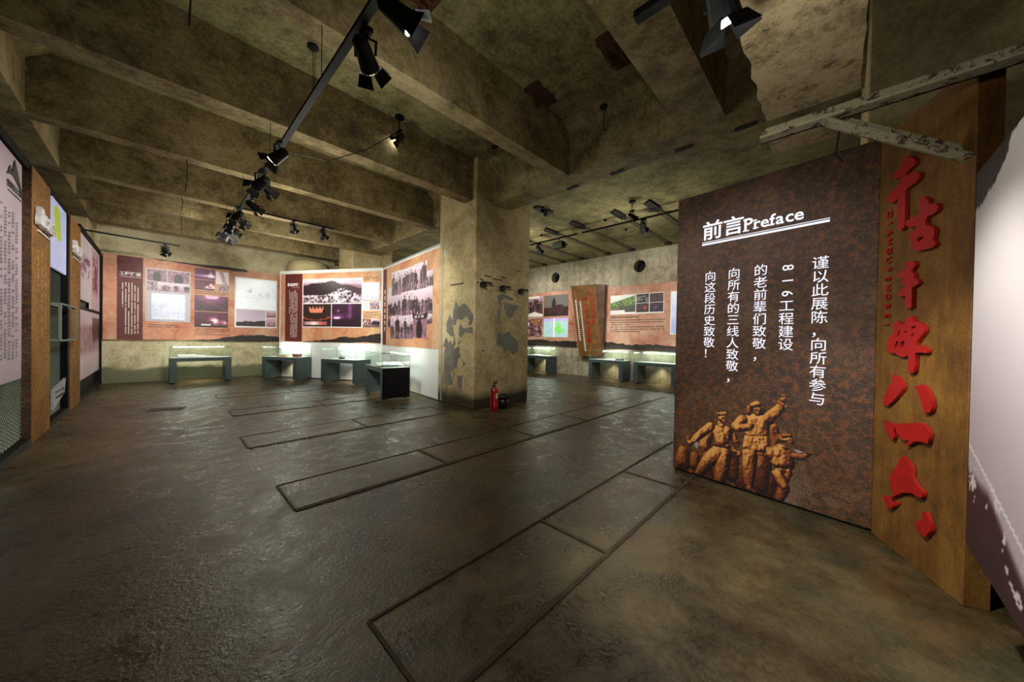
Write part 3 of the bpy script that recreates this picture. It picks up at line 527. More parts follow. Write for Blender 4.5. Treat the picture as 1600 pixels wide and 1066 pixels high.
for i,(x,z,l) in enumerate(((4.78,2.80,.1),(4.70,2.72,.06),(4.9,2.9,.22),(5.15,2.86,.3),(5.4,2.93,.2),(4.85,1.25,.12),(5.95,3.15,.1))):
    MB().prism(jag([(x,z),(x+l,z-.01),(x+l*.9,z+.012),(x+.02,z+.02)],2,.006,i),'y',5.596,5.602).build('scar','char_black',c1)
for i,(x,z) in enumerate(((4.92,2.72),(5.5,2.70),(6.13,2.70))):
    b=MB(); b.box(x-.13,x+.02,5.56,5.60,z-.05,z+.0); b.box(x-.13,x+.14,5.50,5.53,z-.0,z+.035); b.box(x-.13,x-.06,5.50,5.60,z-.09,z+.02)
    tag(b.build('wall_bracket','char_black'),['black iron bracket stub on the pillar, nearest its corner edge','black iron bracket stub in the middle of the pillar face','black iron bracket stub at the right edge of the pillar'][i],'bracket','iron bracket stubs on the pillar')
# far duct with rounded top behind the white partition
b=MB(); b.lathe([(.72,0),(.72,4.05),(.66,4.25),(.4,4.36),(.0,4.4)],28,(3.95,14.72,0)); o=b.build('round_plaster_duct','duct_plaster',None,0,True); tag(o,'pale round-topped plaster duct rising behind the white partition','duct')
# right bay ceiling strips
for i,(y,x0) in enumerate(((3.37,8.45),(4.25,8.45),(5.53,8.45),(6.48,8.45),(7.68,8.45),(8.58,8.45),(9.6,8.45))):
    r=root('ceiling_strip','recessed timber strip with dark iron end plates on the right bay ceiling','strip',(x0,y,4.88),0,'timber strips across the right bay ceiling')
    box('timber','strip_timber',.1,3.6,-.075,.075,-.03,.0,r)
    MB().prism(jag([(-.45,-.09),(.15,-.12),(.35,-.03),(.3,.1),(-.3,.1)],2,.02,i),'z',-.045,0).build('iron_plate','char_black',r)
    MB().prism(jag([(3.35,-.1),(3.6,-.12),(3.72,0),(3.6,.1),(3.4,.09)],2,.015,i+9),'z',-.045,0).build('iron_plate','char_black',r)
# stains/slots on the girder soffit
for i,(x,y) in enumerate(((5.54,.97),(5.56,1.77),(5.58,2.87),(5.57,3.79))):
    o=MB().prism(jag([(x-.04,y-.13),(x+.03,y-.13),(x+.04,y+.13),(x-.03,y+.12)],2,.012,i),'z',4.485,4.502).build('iron_slot','char_black'); tag(o,['short dark iron slot in the girder soffit nearest the concrete stub','short dark iron slot in the girder soffit, second from the concrete stub','short dark iron slot in the girder soffit, second from the pillar','short dark iron slot in the girder soffit nearest the pillar'][i],'slot','iron slots along the girder soffit')
# rusted embedded plates under the slab
def plate(cx,cy,l,wd,seed,lab,mat='char_rust',z=5.4,ang=0,hang=.0):
    r=random.Random(seed); n=9; top=[(-l/2+l*i/(n-1),wd/2+(r.random()-.5)*wd*.35) for i in range(n)]; bot=[(l/2-l*i/(n-1),-wd/2+(r.random()-.5)*wd*.35) for i in range(n)]
    rt=root('rusted_plate',lab,'plate',(cx,cy,z),ang,'rusted embedded plates under the ceiling')
    MB().prism(top+bot,'z',-.035,0).build('plate',mat,rt)
    for k in range(4):
        x=(r.random()*.8-.2)*l/2; y=(r.random()-.5)*wd; h=.06+.08*r.random(); MB().prism([(x-.05,y-.02),(x+.05,y-.03),(x+.04,y+.03),(x-.03,y+.02)],'z',-.03-h,-.02).build('rust_flake',mat,rt)
    if hang: MB().prism([(l*.15,-.03),(l*.42,-.05),(l*.45,0),(l*.2,.03)],'z',-hang,-.02).build('bent_flap','char_black',rt)
plate(1.77,6.25,.66,.17,1,'brown rusted plate on the slab behind the long lighting track')
plate(1.78,8.5,.64,.16,2,'narrow brown rusted plate crossed by the far half of the track')
plate(4.17,2.22,.64,.24,3,'long orange-edged rusted plate beside the wide ceiling beam')
plate(4.12,3.98,.72,.2,4,'black torn plate with bent flap left of two near the slab corner','char_black',hang=.25)
plate(4.15,3.45,.55,.24,5,'rusty brown plate right of two near the slab corner')
plate(4.0,6.32,.6,.18,6,'black torn plate with hanging flap above the pillar, left one','char_black',hang=.2)
plate(4.66,6.14,.42,.16,7,'black plate above the pillar, right one','char_black',hang=.15)
plate(4.15,8.6,.72,.2,8,'black torn plate in the bay behind the pillar','char_black',hang=.2)
plate(4.12,10.85,.6,.2,9,'black torn plate in the second bay behind the pillar','char_black',hang=.2)
plate(1.95,3.45,.5,.3,10,'ragged rusted plate at the top edge beside the near track end')
plate(6.87,5.56,.6,.2,11,'dark torn plate on the right bay ceiling beside the pillar','char_black',z=4.88)
plate(6.9,6.6,.25,.12,12,'small dark plate on the right bay ceiling at the pillar edge','char_black',z=4.88)
# ceiling roses with loose wires
def rose(x,y,z,lab,drop,curl=False,r=.07):
    rt=root('ceiling_rose',lab,'ceiling rose',(x,y,z),0,'old ceiling roses with loose wire')
    MB().lathe([(r,0),(r,-.02),(r*.6,-.045),(r*.2,-.05)],14).build('rose','char_black',rt)
    if drop:
        pts=[(0,0,-.04),(.01,.01,-drop*.5),(0,0,-drop)]
        b=MB().tube(pts,.005,5); b.tube([(.03,0,-.04),(.025,.01,-drop*.6),(.0,.0,-drop)],.004,5)
        if curl: b.tube([(0,0,-drop),(.08,.03,-drop-.0),(.16,.0,-drop+.04),(.26,.05,-drop-.02)],.006,5)
        b.build('wire','wire',rt)
rose(1.40,5.13,5.4,'dark round ceiling rose with a pair of thin wires by the track',.75)
rose(5.0,2.82,5.35,'dark ceiling rose with curled wire at the girder foot',.35,True)
rose(4.65,5.07,5.4,'small dark ceiling rose above the pillar corner',.05)
rose(8.57,4.73,4.88,'small dark ceiling rose in the right bay nearer the pillar',.04,r=.05)
rose(9.71,4.67,4.88,'small dark ceiling rose in the right bay nearer the wall',.04,r=.05)
rose(8.5,6.95,4.88,'small dark ceiling rose in the right bay above the far lamps',.04,r=.05)
for i,(x,y,z0,z1,lab) in enumerate(((.18,4.3,4.35,5.4,'long thin black wire hanging from the slab at the top left'),(.30,8.06,3.95,4.5,'thin wire hanging from the second beam on the left'),(.32,10.35,4.2,4.5,'short thin wire hanging below the third beam on the left'),(.36,12.1,4.05,4.5,'short thin wire hanging from the farthest beam'))):
    o=MB().tube([(x,y,z1),(x+.01,y,(z0+z1)/2),(x-.01,y+.02,z0)],.008 if i==0 else .007,5).build('hanging_wire','wire'); tag(o,lab,'wire','wires hanging from the ceiling')
# near concrete stub with rusted steel angles
b=MB(); ns=14; r=random.Random(3)
lo=[(1.9+i*(3.02-1.9)/ns,.40+(r.random()-.5)*.025) for i in range(ns+1)]; ro=[(3.02-i*(3.02-1.72)/ns,-.07+(r.random()-.5)*.01) for i in range(ns+1)]
b.prism(lo+ro+[(1.78,.1),(1.74,.22),(1.85,.30)],'z',3.135,5.38); o=b.build('concrete_stub','stub_concrete'); tag(o,'rough pitted concrete beam stub overhead above the dark preface wall','concrete stub')
b=MB(); b.box(3.02,3.12,-4.9,.44,3.03,3.045); b.box(3.105,3.12,-4.9,.44,3.03,3.13); sf=root('steel_support','rusty pale steel support frame, long angle with a slanting brace, overhead right','steel frame'); b.build('steel_angle','rusty_paint',sf)
b=MB(); b.box(3.13,3.36,-.02,.40,3.03,3.06); o=b.build('ledge_plate','stub_concrete'); tag(o,'thin concrete ledge hanging beside the end of the stub','ledge')
A=Vector((3.06,.13,3.04)); B=Vector((3.55,-.98,2.42)); d=(B-A).normalized(); sd=d.cross(Vector((0,0,1))).normalized()*.045; up=sd.cross(d).normalized()*.09
b=MB()
for q in ((0,0,1,.15),(0,0,.15,1)):
    i=len(b.v)
    for P in (A,B):
        b.v+=[tuple(P-sd),tuple(P-sd+sd*2*q[2]),tuple(P-sd+sd*2*q[2]+up*q[3]),tuple(P-sd+up*q[3])]
    b.f+=[(i,i+1,i+2,i+3),(i+7,i+6,i+5,i+4)]+[(i+k,i+4+k,i+4+(k+1)%4,i+(k+1)%4) for k in range(4)]
b.build('steel_brace','rusty_paint',sf)
o=MB().tube([(3.2,.02,3.03),(3.35,.04,2.9),(3.42,.0,2.86)],.006,5).build('bent_wire','wire'); tag(o,'bent black wire end under the concrete ledge','wire')

# ================================================================== preface wall, brown panel, pink panel
rz=math.atan2(-.22-1.41,4.06-4.30)
pf=root('preface_wall','tall dark rusted steel panel lettered with the white preface text','display panel',(4.30,1.41,0),rz)
box('panel','corten_dark',0,1.65,0,.12,.02,3.22,pf,.004); box('base','black_metal',.02,1.63,.01,.11,0,.03,pf)
def T(s,size,x,z,bold=.004,**k): return text('letter',s,size,x,-.001,z,'lit_letter',pf,.001,bold,**k)
T('前',.215,.385,2.765,.0032); T('言',.205,.59,2.765,.0032)
for ch,x in zip('Preface',(.725,.80,.868,.928,.99,1.065,1.135)):
    T(ch,.165 if ch=='P' else .155,x,2.755 if ch=='P' else 2.745,.0025)
# slab serifs
b=MB()
for x,z,wd in ((.707,2.695,.055),(.70,2.808,.04),(.792,2.705,.045),(.925,2.705,.05),(.785,2.785,.03)): b.box(x-wd/2,x+wd/2,-.002,0,z-.006,z+.006)
b.build('serif','lit_letter',pf)
MB().box(.28,1.35,-.002,0,2.625,2.645).build('underline','lit_letter',pf); MB().box(.28,1.35,-.002,0,2.655,2.661).build('underline','lit_letter',pf)
for chars,x,pt in (('谨以此展陈，向所有参与',1.295,.1225),('816工程建设',1.058,.1235),('的老前辈们致敬，',.845,.1225),('向所有的三线人致敬，',.608,.1225),('向这段历史致敬！',.375,.1225)):
    text_col('text_column',chars,.122,x,-.003,2.262,pt,'lit_letter',pf,.001,0)
# printed sculpture group (flat print painted from shaded shapes)
def figures(parent):
    res=.0048; nx=int(1.36/res); nz=int(1.13/res); u=np.linspace(0,1.36,nx+1); v=np.linspace(0.02,1.13,nz+1); U,V=np.meshgrid(u,v)
    Hh=np.full(U.shape,-1e3); H0=np.zeros(U.shape); tone=np.zeros(U.shape); wob=(vnoise(U/1.36,V/1.13,40,34,5,3)-.5)*.006
    for tn,ly,pts in FIGS:
        for (x0,z0,r0),(x1,z1,r1) in zip(pts[:-1],pts[1:]):
            dx,dz=x1-x0,z1-z0; L2=dx*dx+dz*dz+1e-9; t=np.clip(((U-x0)*dx+(V-z0)*dz)/L2,0,1); d=np.hypot(U-x0-t*dx,V-z0-t*dz)+wob; rr=(r0+(r1-r0)*t)
            ins=d<rr; h=np.sqrt(np.maximum(rr*rr-d*d,0)); z=ly*.03+h
            m=ins&(z>Hh-.0) ; Hh=np.where(m,z,Hh); H0=np.where(m,h,H0); tone=np.where(m,tn,tone)
    mask=Hh>-100
    fold=(vnoise(U/1.36,V/1.13,24,9,11,4,.6)-.5)*.032+(vnoise(U/1.36,V/1.13,60,50,12,2)-.5)*.010
    Hs=np.where(mask,Hh+fold*(H0>.012),0)
    for _ in range(1): Hs=np.where(mask,(Hs+np.roll(Hs,1,0)+np.roll(Hs,-1,0)+np.roll(Hs,1,1)+np.roll(Hs,-1,1))/5,0)
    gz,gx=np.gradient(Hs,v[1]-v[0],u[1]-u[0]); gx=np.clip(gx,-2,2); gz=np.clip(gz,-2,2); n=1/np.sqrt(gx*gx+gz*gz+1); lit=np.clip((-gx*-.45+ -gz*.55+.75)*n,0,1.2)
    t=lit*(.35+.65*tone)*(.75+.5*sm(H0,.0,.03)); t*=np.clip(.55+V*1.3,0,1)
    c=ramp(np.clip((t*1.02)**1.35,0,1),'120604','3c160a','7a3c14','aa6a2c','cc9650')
    gaps=[]
    for g in GAPS:
        ins=np.zeros(U.shape,bool)
        for (xa,za),(xb,zb) in zip(g,g[1:]+g[:1]):
            cr=((za>V)!=(zb>V))&(U<(xb-xa)*(V-za)/((zb-za) or 1e-9)+xa); ins^=cr
        c=np.where(ins[...,None],hexc('8a848c'),c); mask|=ins
    c=np.where(c>.04045,((c+.055)/1.055)**2.4,c/12.92)
    i=np.arange((nx+1)*(nz+1)).reshape(nz+1,nx+1); q=np.stack([i[:-1,:-1],i[:-1,1:],i[1:,1:],i[1:,:-1]],-1); mk=mask[:-1,:-1]&mask[1:,1:]&mask[:-1,1:]&mask[1:,:-1]&(U[:-1,:-1]>.004)
    q=q[mk]; used=np.unique(q); re=-np.ones((nx+1)*(nz+1),int); re[used]=np.arange(len(used)); vs=np.stack([U,np.full_like(U,-.003),V],-1).reshape(-1,3)[used]
    me=bpy.data.meshes.new('printed_figures'); me.from_pydata([tuple(p) for p in vs],[],[tuple(int(x) for x in f) for f in re[q]]); me.update()
    at=me.color_attributes.new('Col','FLOAT_COLOR','POINT'); arr=np.ones((len(used),4),dtype=np.float32); arr[:,:3]=c.reshape(-1,3)[used]; at.data.foreach_set('color',arr.ravel())
    o=link('printed_figures',me,parent,'print_matte'); o['label']='flat print of four bronze-coloured sculpted workers and soldiers'; return o
figures(pf)
rz=math.atan2(-.56+.22,3.31-4.06)
bp=root('brown_title_panel','brown rusted title panel with raised red calligraphy','display panel',(4.06,-.22,0),rz)
box('panel','corten_brown',.0,.82,0,.12,0,3.22,bp,.004)
for k,pls in CALLI.items(): face_poly('red_character','red_letter',pls[0],-.005,bp,.022,pls[1:])
pin='QIANGUFENGBEI'
for k,ch in enumerate(pin): text('pinyin_letter',ch,.075,.135,-.002,2.56-k*.0715,'red_letter',bp,.01,.001,rot=-HP)
pk=root('pink_photo_panel','large pale pink photo panel with torn dark edges at the right','display panel',(2.8,-.48,0),math.pi)
box('backing','grey_edge',0,1.35,.0,.03,.555,2.40,pk)
picture('photo_print',P_panelbg,pk,0,1.35,.555,2.40,-.002,'print',4,.012,.002)
for x in (.9,1.3): box('post','black_metal',x-.02,x+.02,.035,.075,0,2.3,pk)
o=box('black_backdrop','black_cloth',-1,3.30,-.80,-.74,0,2.5); tag(o,'black cloth backdrop behind the pink photo panel','backdrop')

# ================================================================== left mesh partition
LR=HP
def lroot(name,lab,cat,grp=None): return root(name,lab,cat,(-1.2,0,0),LR,grp)
def mesh_panel(parent,x0,x1,z0,z1,y=.085,px=.13,pz=.05,mat='steel_mesh'):
    b=MB(); L=x1-x0;H=z1-z0; k=pz/px; w=.003
    n=int((L*k+H)/pz)+1
    for sgn in (1,-1):
        for i in range(n+1):
            c=i*pz  # line: z = sgn*k*(x) + off
            if sgn>0: pts=[(xx,c-L*k+k*xx) for xx in (0,L)]
            else: pts=[(xx,c-k*xx) for xx in (0,L)]
            (xa,za),(xb,zb)=pts
            def clip(xa,za,xb,zb):
                dx,dz=xb-xa,zb-za; t0,t1=0,1
                for p,q in ((-dz,za),(dz,H-za)):
                    if abs(p)<1e-9: continue
                    r=q/p
                    if p<0: t0=max(t0,r)
                    else: t1=min(t1,r)
                return None if t0>=t1 else (xa+dx*t0,za+dz*t0,xa+dx*t1,za+dz*t1)
            r=clip(xa,za,xb,zb)
            if r:
                a0,b0,a1,b1=r; 
                b.quad((x0+a0,y-.006,z0+b0-w),(x0+a1,y-.006,z0+b1-w),(x0+a1,y+.004,z0+b1+w),(x0+a0,y+.004,z0+b0+w))
    o=b.build('wire_mesh',mat,parent); o['kind']='stuff'; return o
t=NT('steel_mesh'); MAT['steel_mesh']=t.out('8f9c90',.4,.6)
r=lroot('mesh_screen','mesh screen nearest the camera carrying a pink text board','partition screen')
box('bottom_rail','dark_frame',5.0,7.84,.0,.16,0,.09,r); box('top_rail','black_metal',5.0,7.84,.02,.12,3.68,3.80,r); mesh_panel(r,5.0,7.84,.09,3.68)
picture('text_board',P_pinkboard,r,5.6,7.62,.92,3.66,.045,'print',3,.03,.02)
E_=[[(6.98,3.36),(7.10,3.50),(7.16,3.42),(7.28,3.62),(7.50,3.40),(7.62,3.28),(7.40,3.36),(7.24,3.41),(7.1,3.39)]]
face_poly('emblem','ink',E_[0],.04,r,.004)
text('board_title','世界最大人工洞体',.085,7.32,.038,3.26,'ink',r,.003,.002); box('title_rule','ink',7.02,7.66,.038,.042,3.185,3.195,r)
micro_text('text_lines','ink',r,6.1,7.45,1.2,3.0,.036,True,9,3,.034,.8)
r=lroot('mesh_screen','mesh screen with a blue map display between the two rusted columns','partition screen')
box('bottom_rail','dark_frame',8.95,10.62,.0,.14,0,.09,r); box('top_rail','black_metal',8.95,10.62,.02,.12,3.72,3.84,r); mesh_panel(r,8.95,10.62,.09,2.58,.09)
picture('map_display',P_chinamap,r,9.2,10.40,2.58,3.72,.02,'screen_dim',2,.03,.03); box('side_post','black_metal',10.42,10.62,.0,.12,.09,3.72,r)
o=lroot('tilted_caption_board','tilted white caption board low on the mesh screen','sign'); o.location.z=0
MB().prism([(9.35,.22),(10.3,.40),(10.42,.66),(9.35,.56)],'y',.02,.05).build('board','plastic_grey',o); micro_text('caption_lines','ink',o,9.5,10.2,.36,.54,.016,False,2,5,.045)
r=lroot('wall_niche_frame','small grey metal box frame standing out between the columns','niche')
for yy in (-.10,.06):
    for q in ((8.97,10.5,1.37,1.395),(8.97,10.5,1.965,1.99),(8.97,9.03,1.395,1.965),(10.44,10.5,1.395,1.965)): box('frame_bar','green_grey',q[0],q[1],yy,yy+.025,q[2],q[3],r)
for q in ((8.97,9.01,1.37,1.41),(8.97,9.01,1.95,1.99),(10.46,10.5,1.37,1.41),(10.46,10.5,1.95,1.99)): box('frame_bar','green_grey',q[0],q[1],-.07,.06,q[2],q[3],r)
for nm,y0,y1,lab,hd,hz,sd in (('a',7.84,8.93,'wide orange rusted column nearest the camera on the left','战略决策',3.10,11),('b',10.66,11.84,'narrower-looking second rusted column on the left wall','勘察选址',3.16,12)):
    r=lroot('rusted_column',lab,'column panel','rusted steel columns of the left partition')
    box('panel','corten_orange',y0,y1,0,.42,0,3.76,r,.004); box('dark_side','corten_dark',y0-.006,y0,.004,.42,0,3.75,r)
    for k,ch in enumerate(hd):
        text('heading_letter',ch,.21 if k else .27,y0+.2+k*.23,-.01,hz-.0*k-(.02 if k else 0),'white_print',r,.05,.006)
    box('heading_rule','white_print',y0+.25,y0+1.0,-.02,0,hz-.17,hz-.15,r)
    micro_text('text_lines','gold_print',r,y0+.2,y1-.2,1.45,2.75,-.003,True,3,sd,.032,.55)
r=lroot('photo_screen','framed screen of three pink photographs at the far left corner','partition screen')
box('top_rail','black_metal',11.86,15.6,.0,.10,3.74,3.86,r); box('end_post','black_metal',15.4,15.6,-.02,.1,0,3.74,r); box('bottom_rail','dark_frame',11.86,15.4,.0,.14,0,.09,r)
box('back_panel','dark_frame',11.86,15.4,.09,.10,.09,3.74,r)
picture('photo',P_sketch,r,11.9,13.55,2.24,3.72,.02,'print',5,.035,.03); picture('photo',P_sketch2,r,13.62,15.36,2.10,3.72,.015,'print',6,.035,.03); picture('photo',P_workers,r,11.9,15.36,.44,2.02,.02,'print',7,.035,.03)
box('divider','black_metal',11.86,15.4,.01,.06,2.03,2.09,r)
# lamp tube behind the first mesh screen (its glow shows through the mesh)
o=MB().box(-1.62,-1.58,6.2,7.7,.9,.93).build('tube','tube'); tag(o,'glowing tube lamp behind the nearest mesh screen','lamp')
area('tube_light',(-1.62,6.9,1.2),(-1.3,6.9,2.0),1.6,.1,3,(.9,1,.82))

# ================================================================== far wall board and white partition
def red_board(rt,x0,x1,z0,z1,mat,th=.04): return box('board',mat,x0,x1,-.0,th,z0,z1,rt)
fb=root('far_photo_board','long orange photo board headed in white on the far wall','display board',(-1.2,15.42,0),0)
red_board(fb,.04,4.37,1.30,3.82,'parchment_far',.06)
box('title_strip','maroon',.31,.83,-.006,0,1.31,3.81,fb)
text('heading','工程建设',.11,.57,-.008,3.28,'white_print',fb,.004,.003); box('heading_rule','white_print',.36,.80,-.01,-.005,3.19,3.198,fb)
micro_text('text_lines','light_ink',fb,.39,.76,1.48,3.08,-.009,True,6,2,.03)
face_poly('torn_edge','torn_black',jag([(.84,3.84),(1.6,3.79),(2.6,3.74),(3.4,3.76),(3.3,3.84)],4,.02,3),-.004,fb,.006)
face_poly('torn_edge','torn_black',jag([(1.7,1.28),(2.5,1.33),(3.1,1.46),(3.7,1.5),(4.37,1.42),(4.37,1.28)],5,.02,4),-.004,fb,.006)
box('grey_sheet','plastic_grey',.88,1.89,-.006,0,1.88,3.53,fb)
pic=lambda p,fn,a,s,mat='print',y=-.012: picture('photo',fn,p,a[0],a[1],a[2],a[3],y,mat,s)
for fn,a,s,m in ((P_tunnelmouth,(.92,1.34,3.14,3.50),1,'print'),(P_tunnelmouth,(1.36,1.86,3.13,3.49),2,'print'),(P_rubble,(.92,1.13,2.84,3.11),3,'print'),(P_crowd,(1.15,1.86,2.84,3.11),4,'print'),(P_white,(1.01,1.76,1.95,2.76),5,'screen'),
 (P_purple,(1.99,2.49,3.34,3.69),6,'print'),(P_mist,(1.99,2.49,2.99,3.32),7,'print'),(P_machine,(2.52,2.86,3.23,3.66),8,'print'),(P_rubble,(2.6,2.86,2.99,3.20),9,'print'),(P_vault,(1.99,2.85,2.28,2.80),10,'print'),(P_smoke,(1.99,2.85,1.74,2.25),11,'print')): pic(fb,fn,a,s,m)
box('white_sheet','photo_edge',3.03,4.28,-.008,0,1.76,3.56,fb)
pic(fb,P_bigwhite,(3.07,4.25,2.44,3.51),12,'screen',-.014); pic(fb,P_sky,(3.07,3.92,1.81,2.41),13,'print',-.014); pic(fb,P_pinkscene,(3.95,4.25,2.15,2.40),14,'print',-.014); pic(fb,P_pinkscene,(3.95,4.25,1.81,2.12),15,'print',-.014)
micro_text('caption_lines','ink',fb,.92,1.6,1.68,1.80,-.006,False,2,6,.03); micro_text('caption_lines','ink',fb,1.99,2.85,2.84,2.97,-.006,False,2,7,.03); micro_text('caption_lines','ink',fb,1.99,2.9,1.45,1.70,-.006,False,4,8,.03)
# partition A
aA=math.atan2(10.9-14.5,5.1-2.98)
pa=root('white_partition','white partition wing facing the room with the mountain town photograph','partition',(2.98,14.5,0),aA)
box('wall_panel','white_board',0,4.18,0,.08,.03,3.80,pa); red=box('board','parchment_mid',.06,4.14,-.01,0,1.28,3.69,pa)
box('title_strip','maroon',.26,.99,-.014,-.01,1.29,3.68,pa); box('title_strip','parchment_far',.06,.25,-.012,-.01,1.29,3.68,pa)
text('heading','奉命移驻',.125,.60,-.016,3.29,'white_print',pa,.004,.004); box('heading_rule','white_print',.55,.86,-.018,-.014,3.19,3.198,pa)
micro_text('text_lines','light_ink',pa,.42,.80,1.45,3.12,-.017,True,6,9,.03)
face_poly('torn_edge','torn_black',jag([(1.0,1.29),(1.5,1.32),(2.1,1.38),(2.8,1.50),(3.2,1.46),(3.7,1.55),(4.14,1.62),(4.14,1.29)],5,.03,7),-.012,pa,.006)
box('photo_mount','photo_edge',1.01,3.44,-.016,-.01,1.80,3.48,pa); box('photo_mount','photo_edge',3.45,4.12,-.015,-.01,2.38,2.70,pa)
for fn,a,s,m in ((P_town,(1.04,3.40,2.64,3.45),21,'print'),(P_reactor,(1.04,2.20,1.83,2.61),22,'print'),(P_tunnel,(2.23,3.40,1.83,2.61),23,'print'),(P_white,(3.46,4.08,2.73,3.32),24,'screen'),(P_pale,(3.47,3.66,2.41,2.68),25,'print'),(P_rubble,(3.72,4.08,2.41,2.68),26,'print'),(P_meeting,(3.46,3.77,1.82,2.10),27,'print'),(P_crowd,(3.78,4.10,1.82,2.10),28,'print')): pic(pa,fn,a,s,m,-.022)
micro_text('caption_lines','ink',pa,3.47,4.0,3.38,3.52,-.012,False,3,10,.03); micro_text('caption_lines','ink',pa,3.47,4.05,2.14,2.34,-.012,False,3,11,.03)
# partition B
aB=math.atan2(6.8-10.9,4.66-5.1)
pb=root('white_partition','white partition wing beside the pillar with the photo collage','partition',(5.1,10.9,0),aB)
box('wall_panel','white_board',0.0,4.12,0,.08,.02,3.80,pb); box('end_strip','grey_edge',4.08,4.13,-.006,.085,.02,3.80,pb); box('board','parchment_mid',.09,4.05,-.01,0,1.24,3.71,pb); box('top_strip','grey_edge',0,4.12,-.004,.085,3.76,3.805,pb)
box('title_strip','maroon',.10,.42,-.014,-.01,1.25,3.70,pb); text_col('side_title','激情燃烧的岁月',.15,.30,-.016,2.95,.2,'light_ink',pb,.004,.003)
for fn,a,s in ((P_crowd,(.87,1.64,2.78,3.50),31),(P_pair,(1.62,2.54,2.82,3.48),32),(P_pair,(2.53,3.32,2.80,3.50),33),(P_many,(3.30,3.66,2.82,3.22),34),(P_pale,(.60,.88,2.83,3.07),35),(P_many,(.56,1.62,2.14,2.83),36),(P_pair,(1.60,2.64,2.12,2.86),37),(P_many,(2.62,3.63,2.12,2.82),38),(P_tunnelmouth,(.55,.84,1.82,2.12),39),(P_pair,(.83,1.66,1.46,2.16),40),(P_crowd,(1.64,2.48,1.47,2.14),41),(P_tunnelmouth,(2.46,3.32,1.50,2.12),42),(P_many,(3.33,3.62,1.85,2.12),43)): pic(pb,fn,a,s,'print',-.016-.0006*(s%7))
bn=face_poly('banner','ink',[(2.46,2.18),(2.9,2.10),(3.38,2.17),(3.38,2.04),(2.9,1.97),(2.48,2.05)],-.022,pb,.003); micro_text('banner_text','white_print',pb,2.6,3.25,2.03,2.11,-.026,False,1,5,.07)

# ================================================================== right bay boards
RZ=-HP
rb=root('right_photo_board','orange photo board with four photographs seen just right of the pillar','display board',(12.31,15.5,0),RZ)
box('board','parchment_right',2.6,7.5,0,.035,1.19,3.66,rb)
face_poly('torn_edge','torn_black',jag([(2.6,1.20),(7.5,1.20),(7.5,1.42),(6.9,1.46),(6.2,1.41),(5.4,1.5),(4.2,1.46),(2.6,1.44)],5,.03,8),-.004,rb,.006)
for fn,a,s,m in ((P_officials,(4.36,5.59,2.56,3.52),51,'print'),(P_tower,(5.67,7.02,2.56,3.50),52,'print'),(P_meeting,(4.35,5.58,1.61,2.46),53,'print'),(P_map,(5.67,7.02,1.61,2.46),54,'screen'),(P_blue,(3.7,4.28,2.3,3.40),55,'screen_dim')): pic(rb,fn,a,s,m)
rb2=root('right_photo_board','orange photo board with a green hillside photograph left of the dark preface wall','display board',(12.31,15.5,0),RZ)
box('board','parchment_right',8.70,13.5,0,.035,1.14,3.60,rb2)
face_poly('torn_edge','torn_black',jag([(8.7,1.15),(13.5,1.15),(13.5,1.36),(11,1.36),(10.5,1.40),(9.8,1.36),(9.2,1.42),(8.7,1.45)],5,.03,9),-.004,rb2,.006)
box('photo_mount','photo_edge',9.0,11.05,-.008,0,2.52,3.26,rb2)
for fn,a,s,m in ((P_hill,(9.01,10.02,2.60,3.25),61,'print'),(P_dots,(10.05,10.52,2.92,3.24),62,'print'),(P_lines,(10.55,11.03,2.92,3.24),63,'print'),(glow('d84830',.7,.5),(10.05,10.52,2.57,2.90),64,'print'),(glow('6848a8',.45,.5),(10.55,11.03,2.57,2.90),65,'print'),(P_blue,(11.32,12.6,1.80,3.22),66,'screen')): pic(rb2,fn,a,s,m,-.016)
box('photo_mount','photo_edge',11.27,12.7,-.008,0,1.75,3.26,rb2)
micro_text('text_heading','ink',rb2,9.0,10.1,2.36,2.46,-.006,False,1,13,.062,1); micro_text('text_lines','ink',rb2,9.0,11.1,1.82,2.34,-.006,False,6,14,.042)
# leaning rusted title slab between them
tp=root('rusted_title_slab','tapered rusted slab with red and white lettering between the right wall boards','title slab',(12.1,15.5,0),RZ)
MB().prism([(7.27,3.78),(8.42,3.76),(8.78,.98),(8.55,.84),(7.76,.84)],'y',0,.18).build('slab','corten_brown',tp)
MB().prism([(8.42,3.76),(8.86,3.70),(8.80,.98),(8.78,.98)],'y',.002,.17).build('slab_side','corten_dark',tp)
def shear(o,k,z0):
    for v in o.data.vertices: v.co.x+=k*(z0-v.co.z)
shear(text_col('red_lettering','忆山如火岁月',.2,8.26,-.004,3.38,.228,'red_letter',tp,.012,.005),.13,3.38); shear(text_col('red_lettering','核人服务的大贡献',.2,7.99,-.004,3.17,.241,'red_letter',tp,.012,.005),.142,3.17)
shear(micro_text('white_lines','white_print',tp,7.70,7.75,1.06,3.22,-.004,True,1,15,.075,1),.148,3.22); shear(micro_text('white_lines','white_print',tp,7.48,7.53,1.54,3.3,-.004,True,1,16,.075,1),.15,3.3)

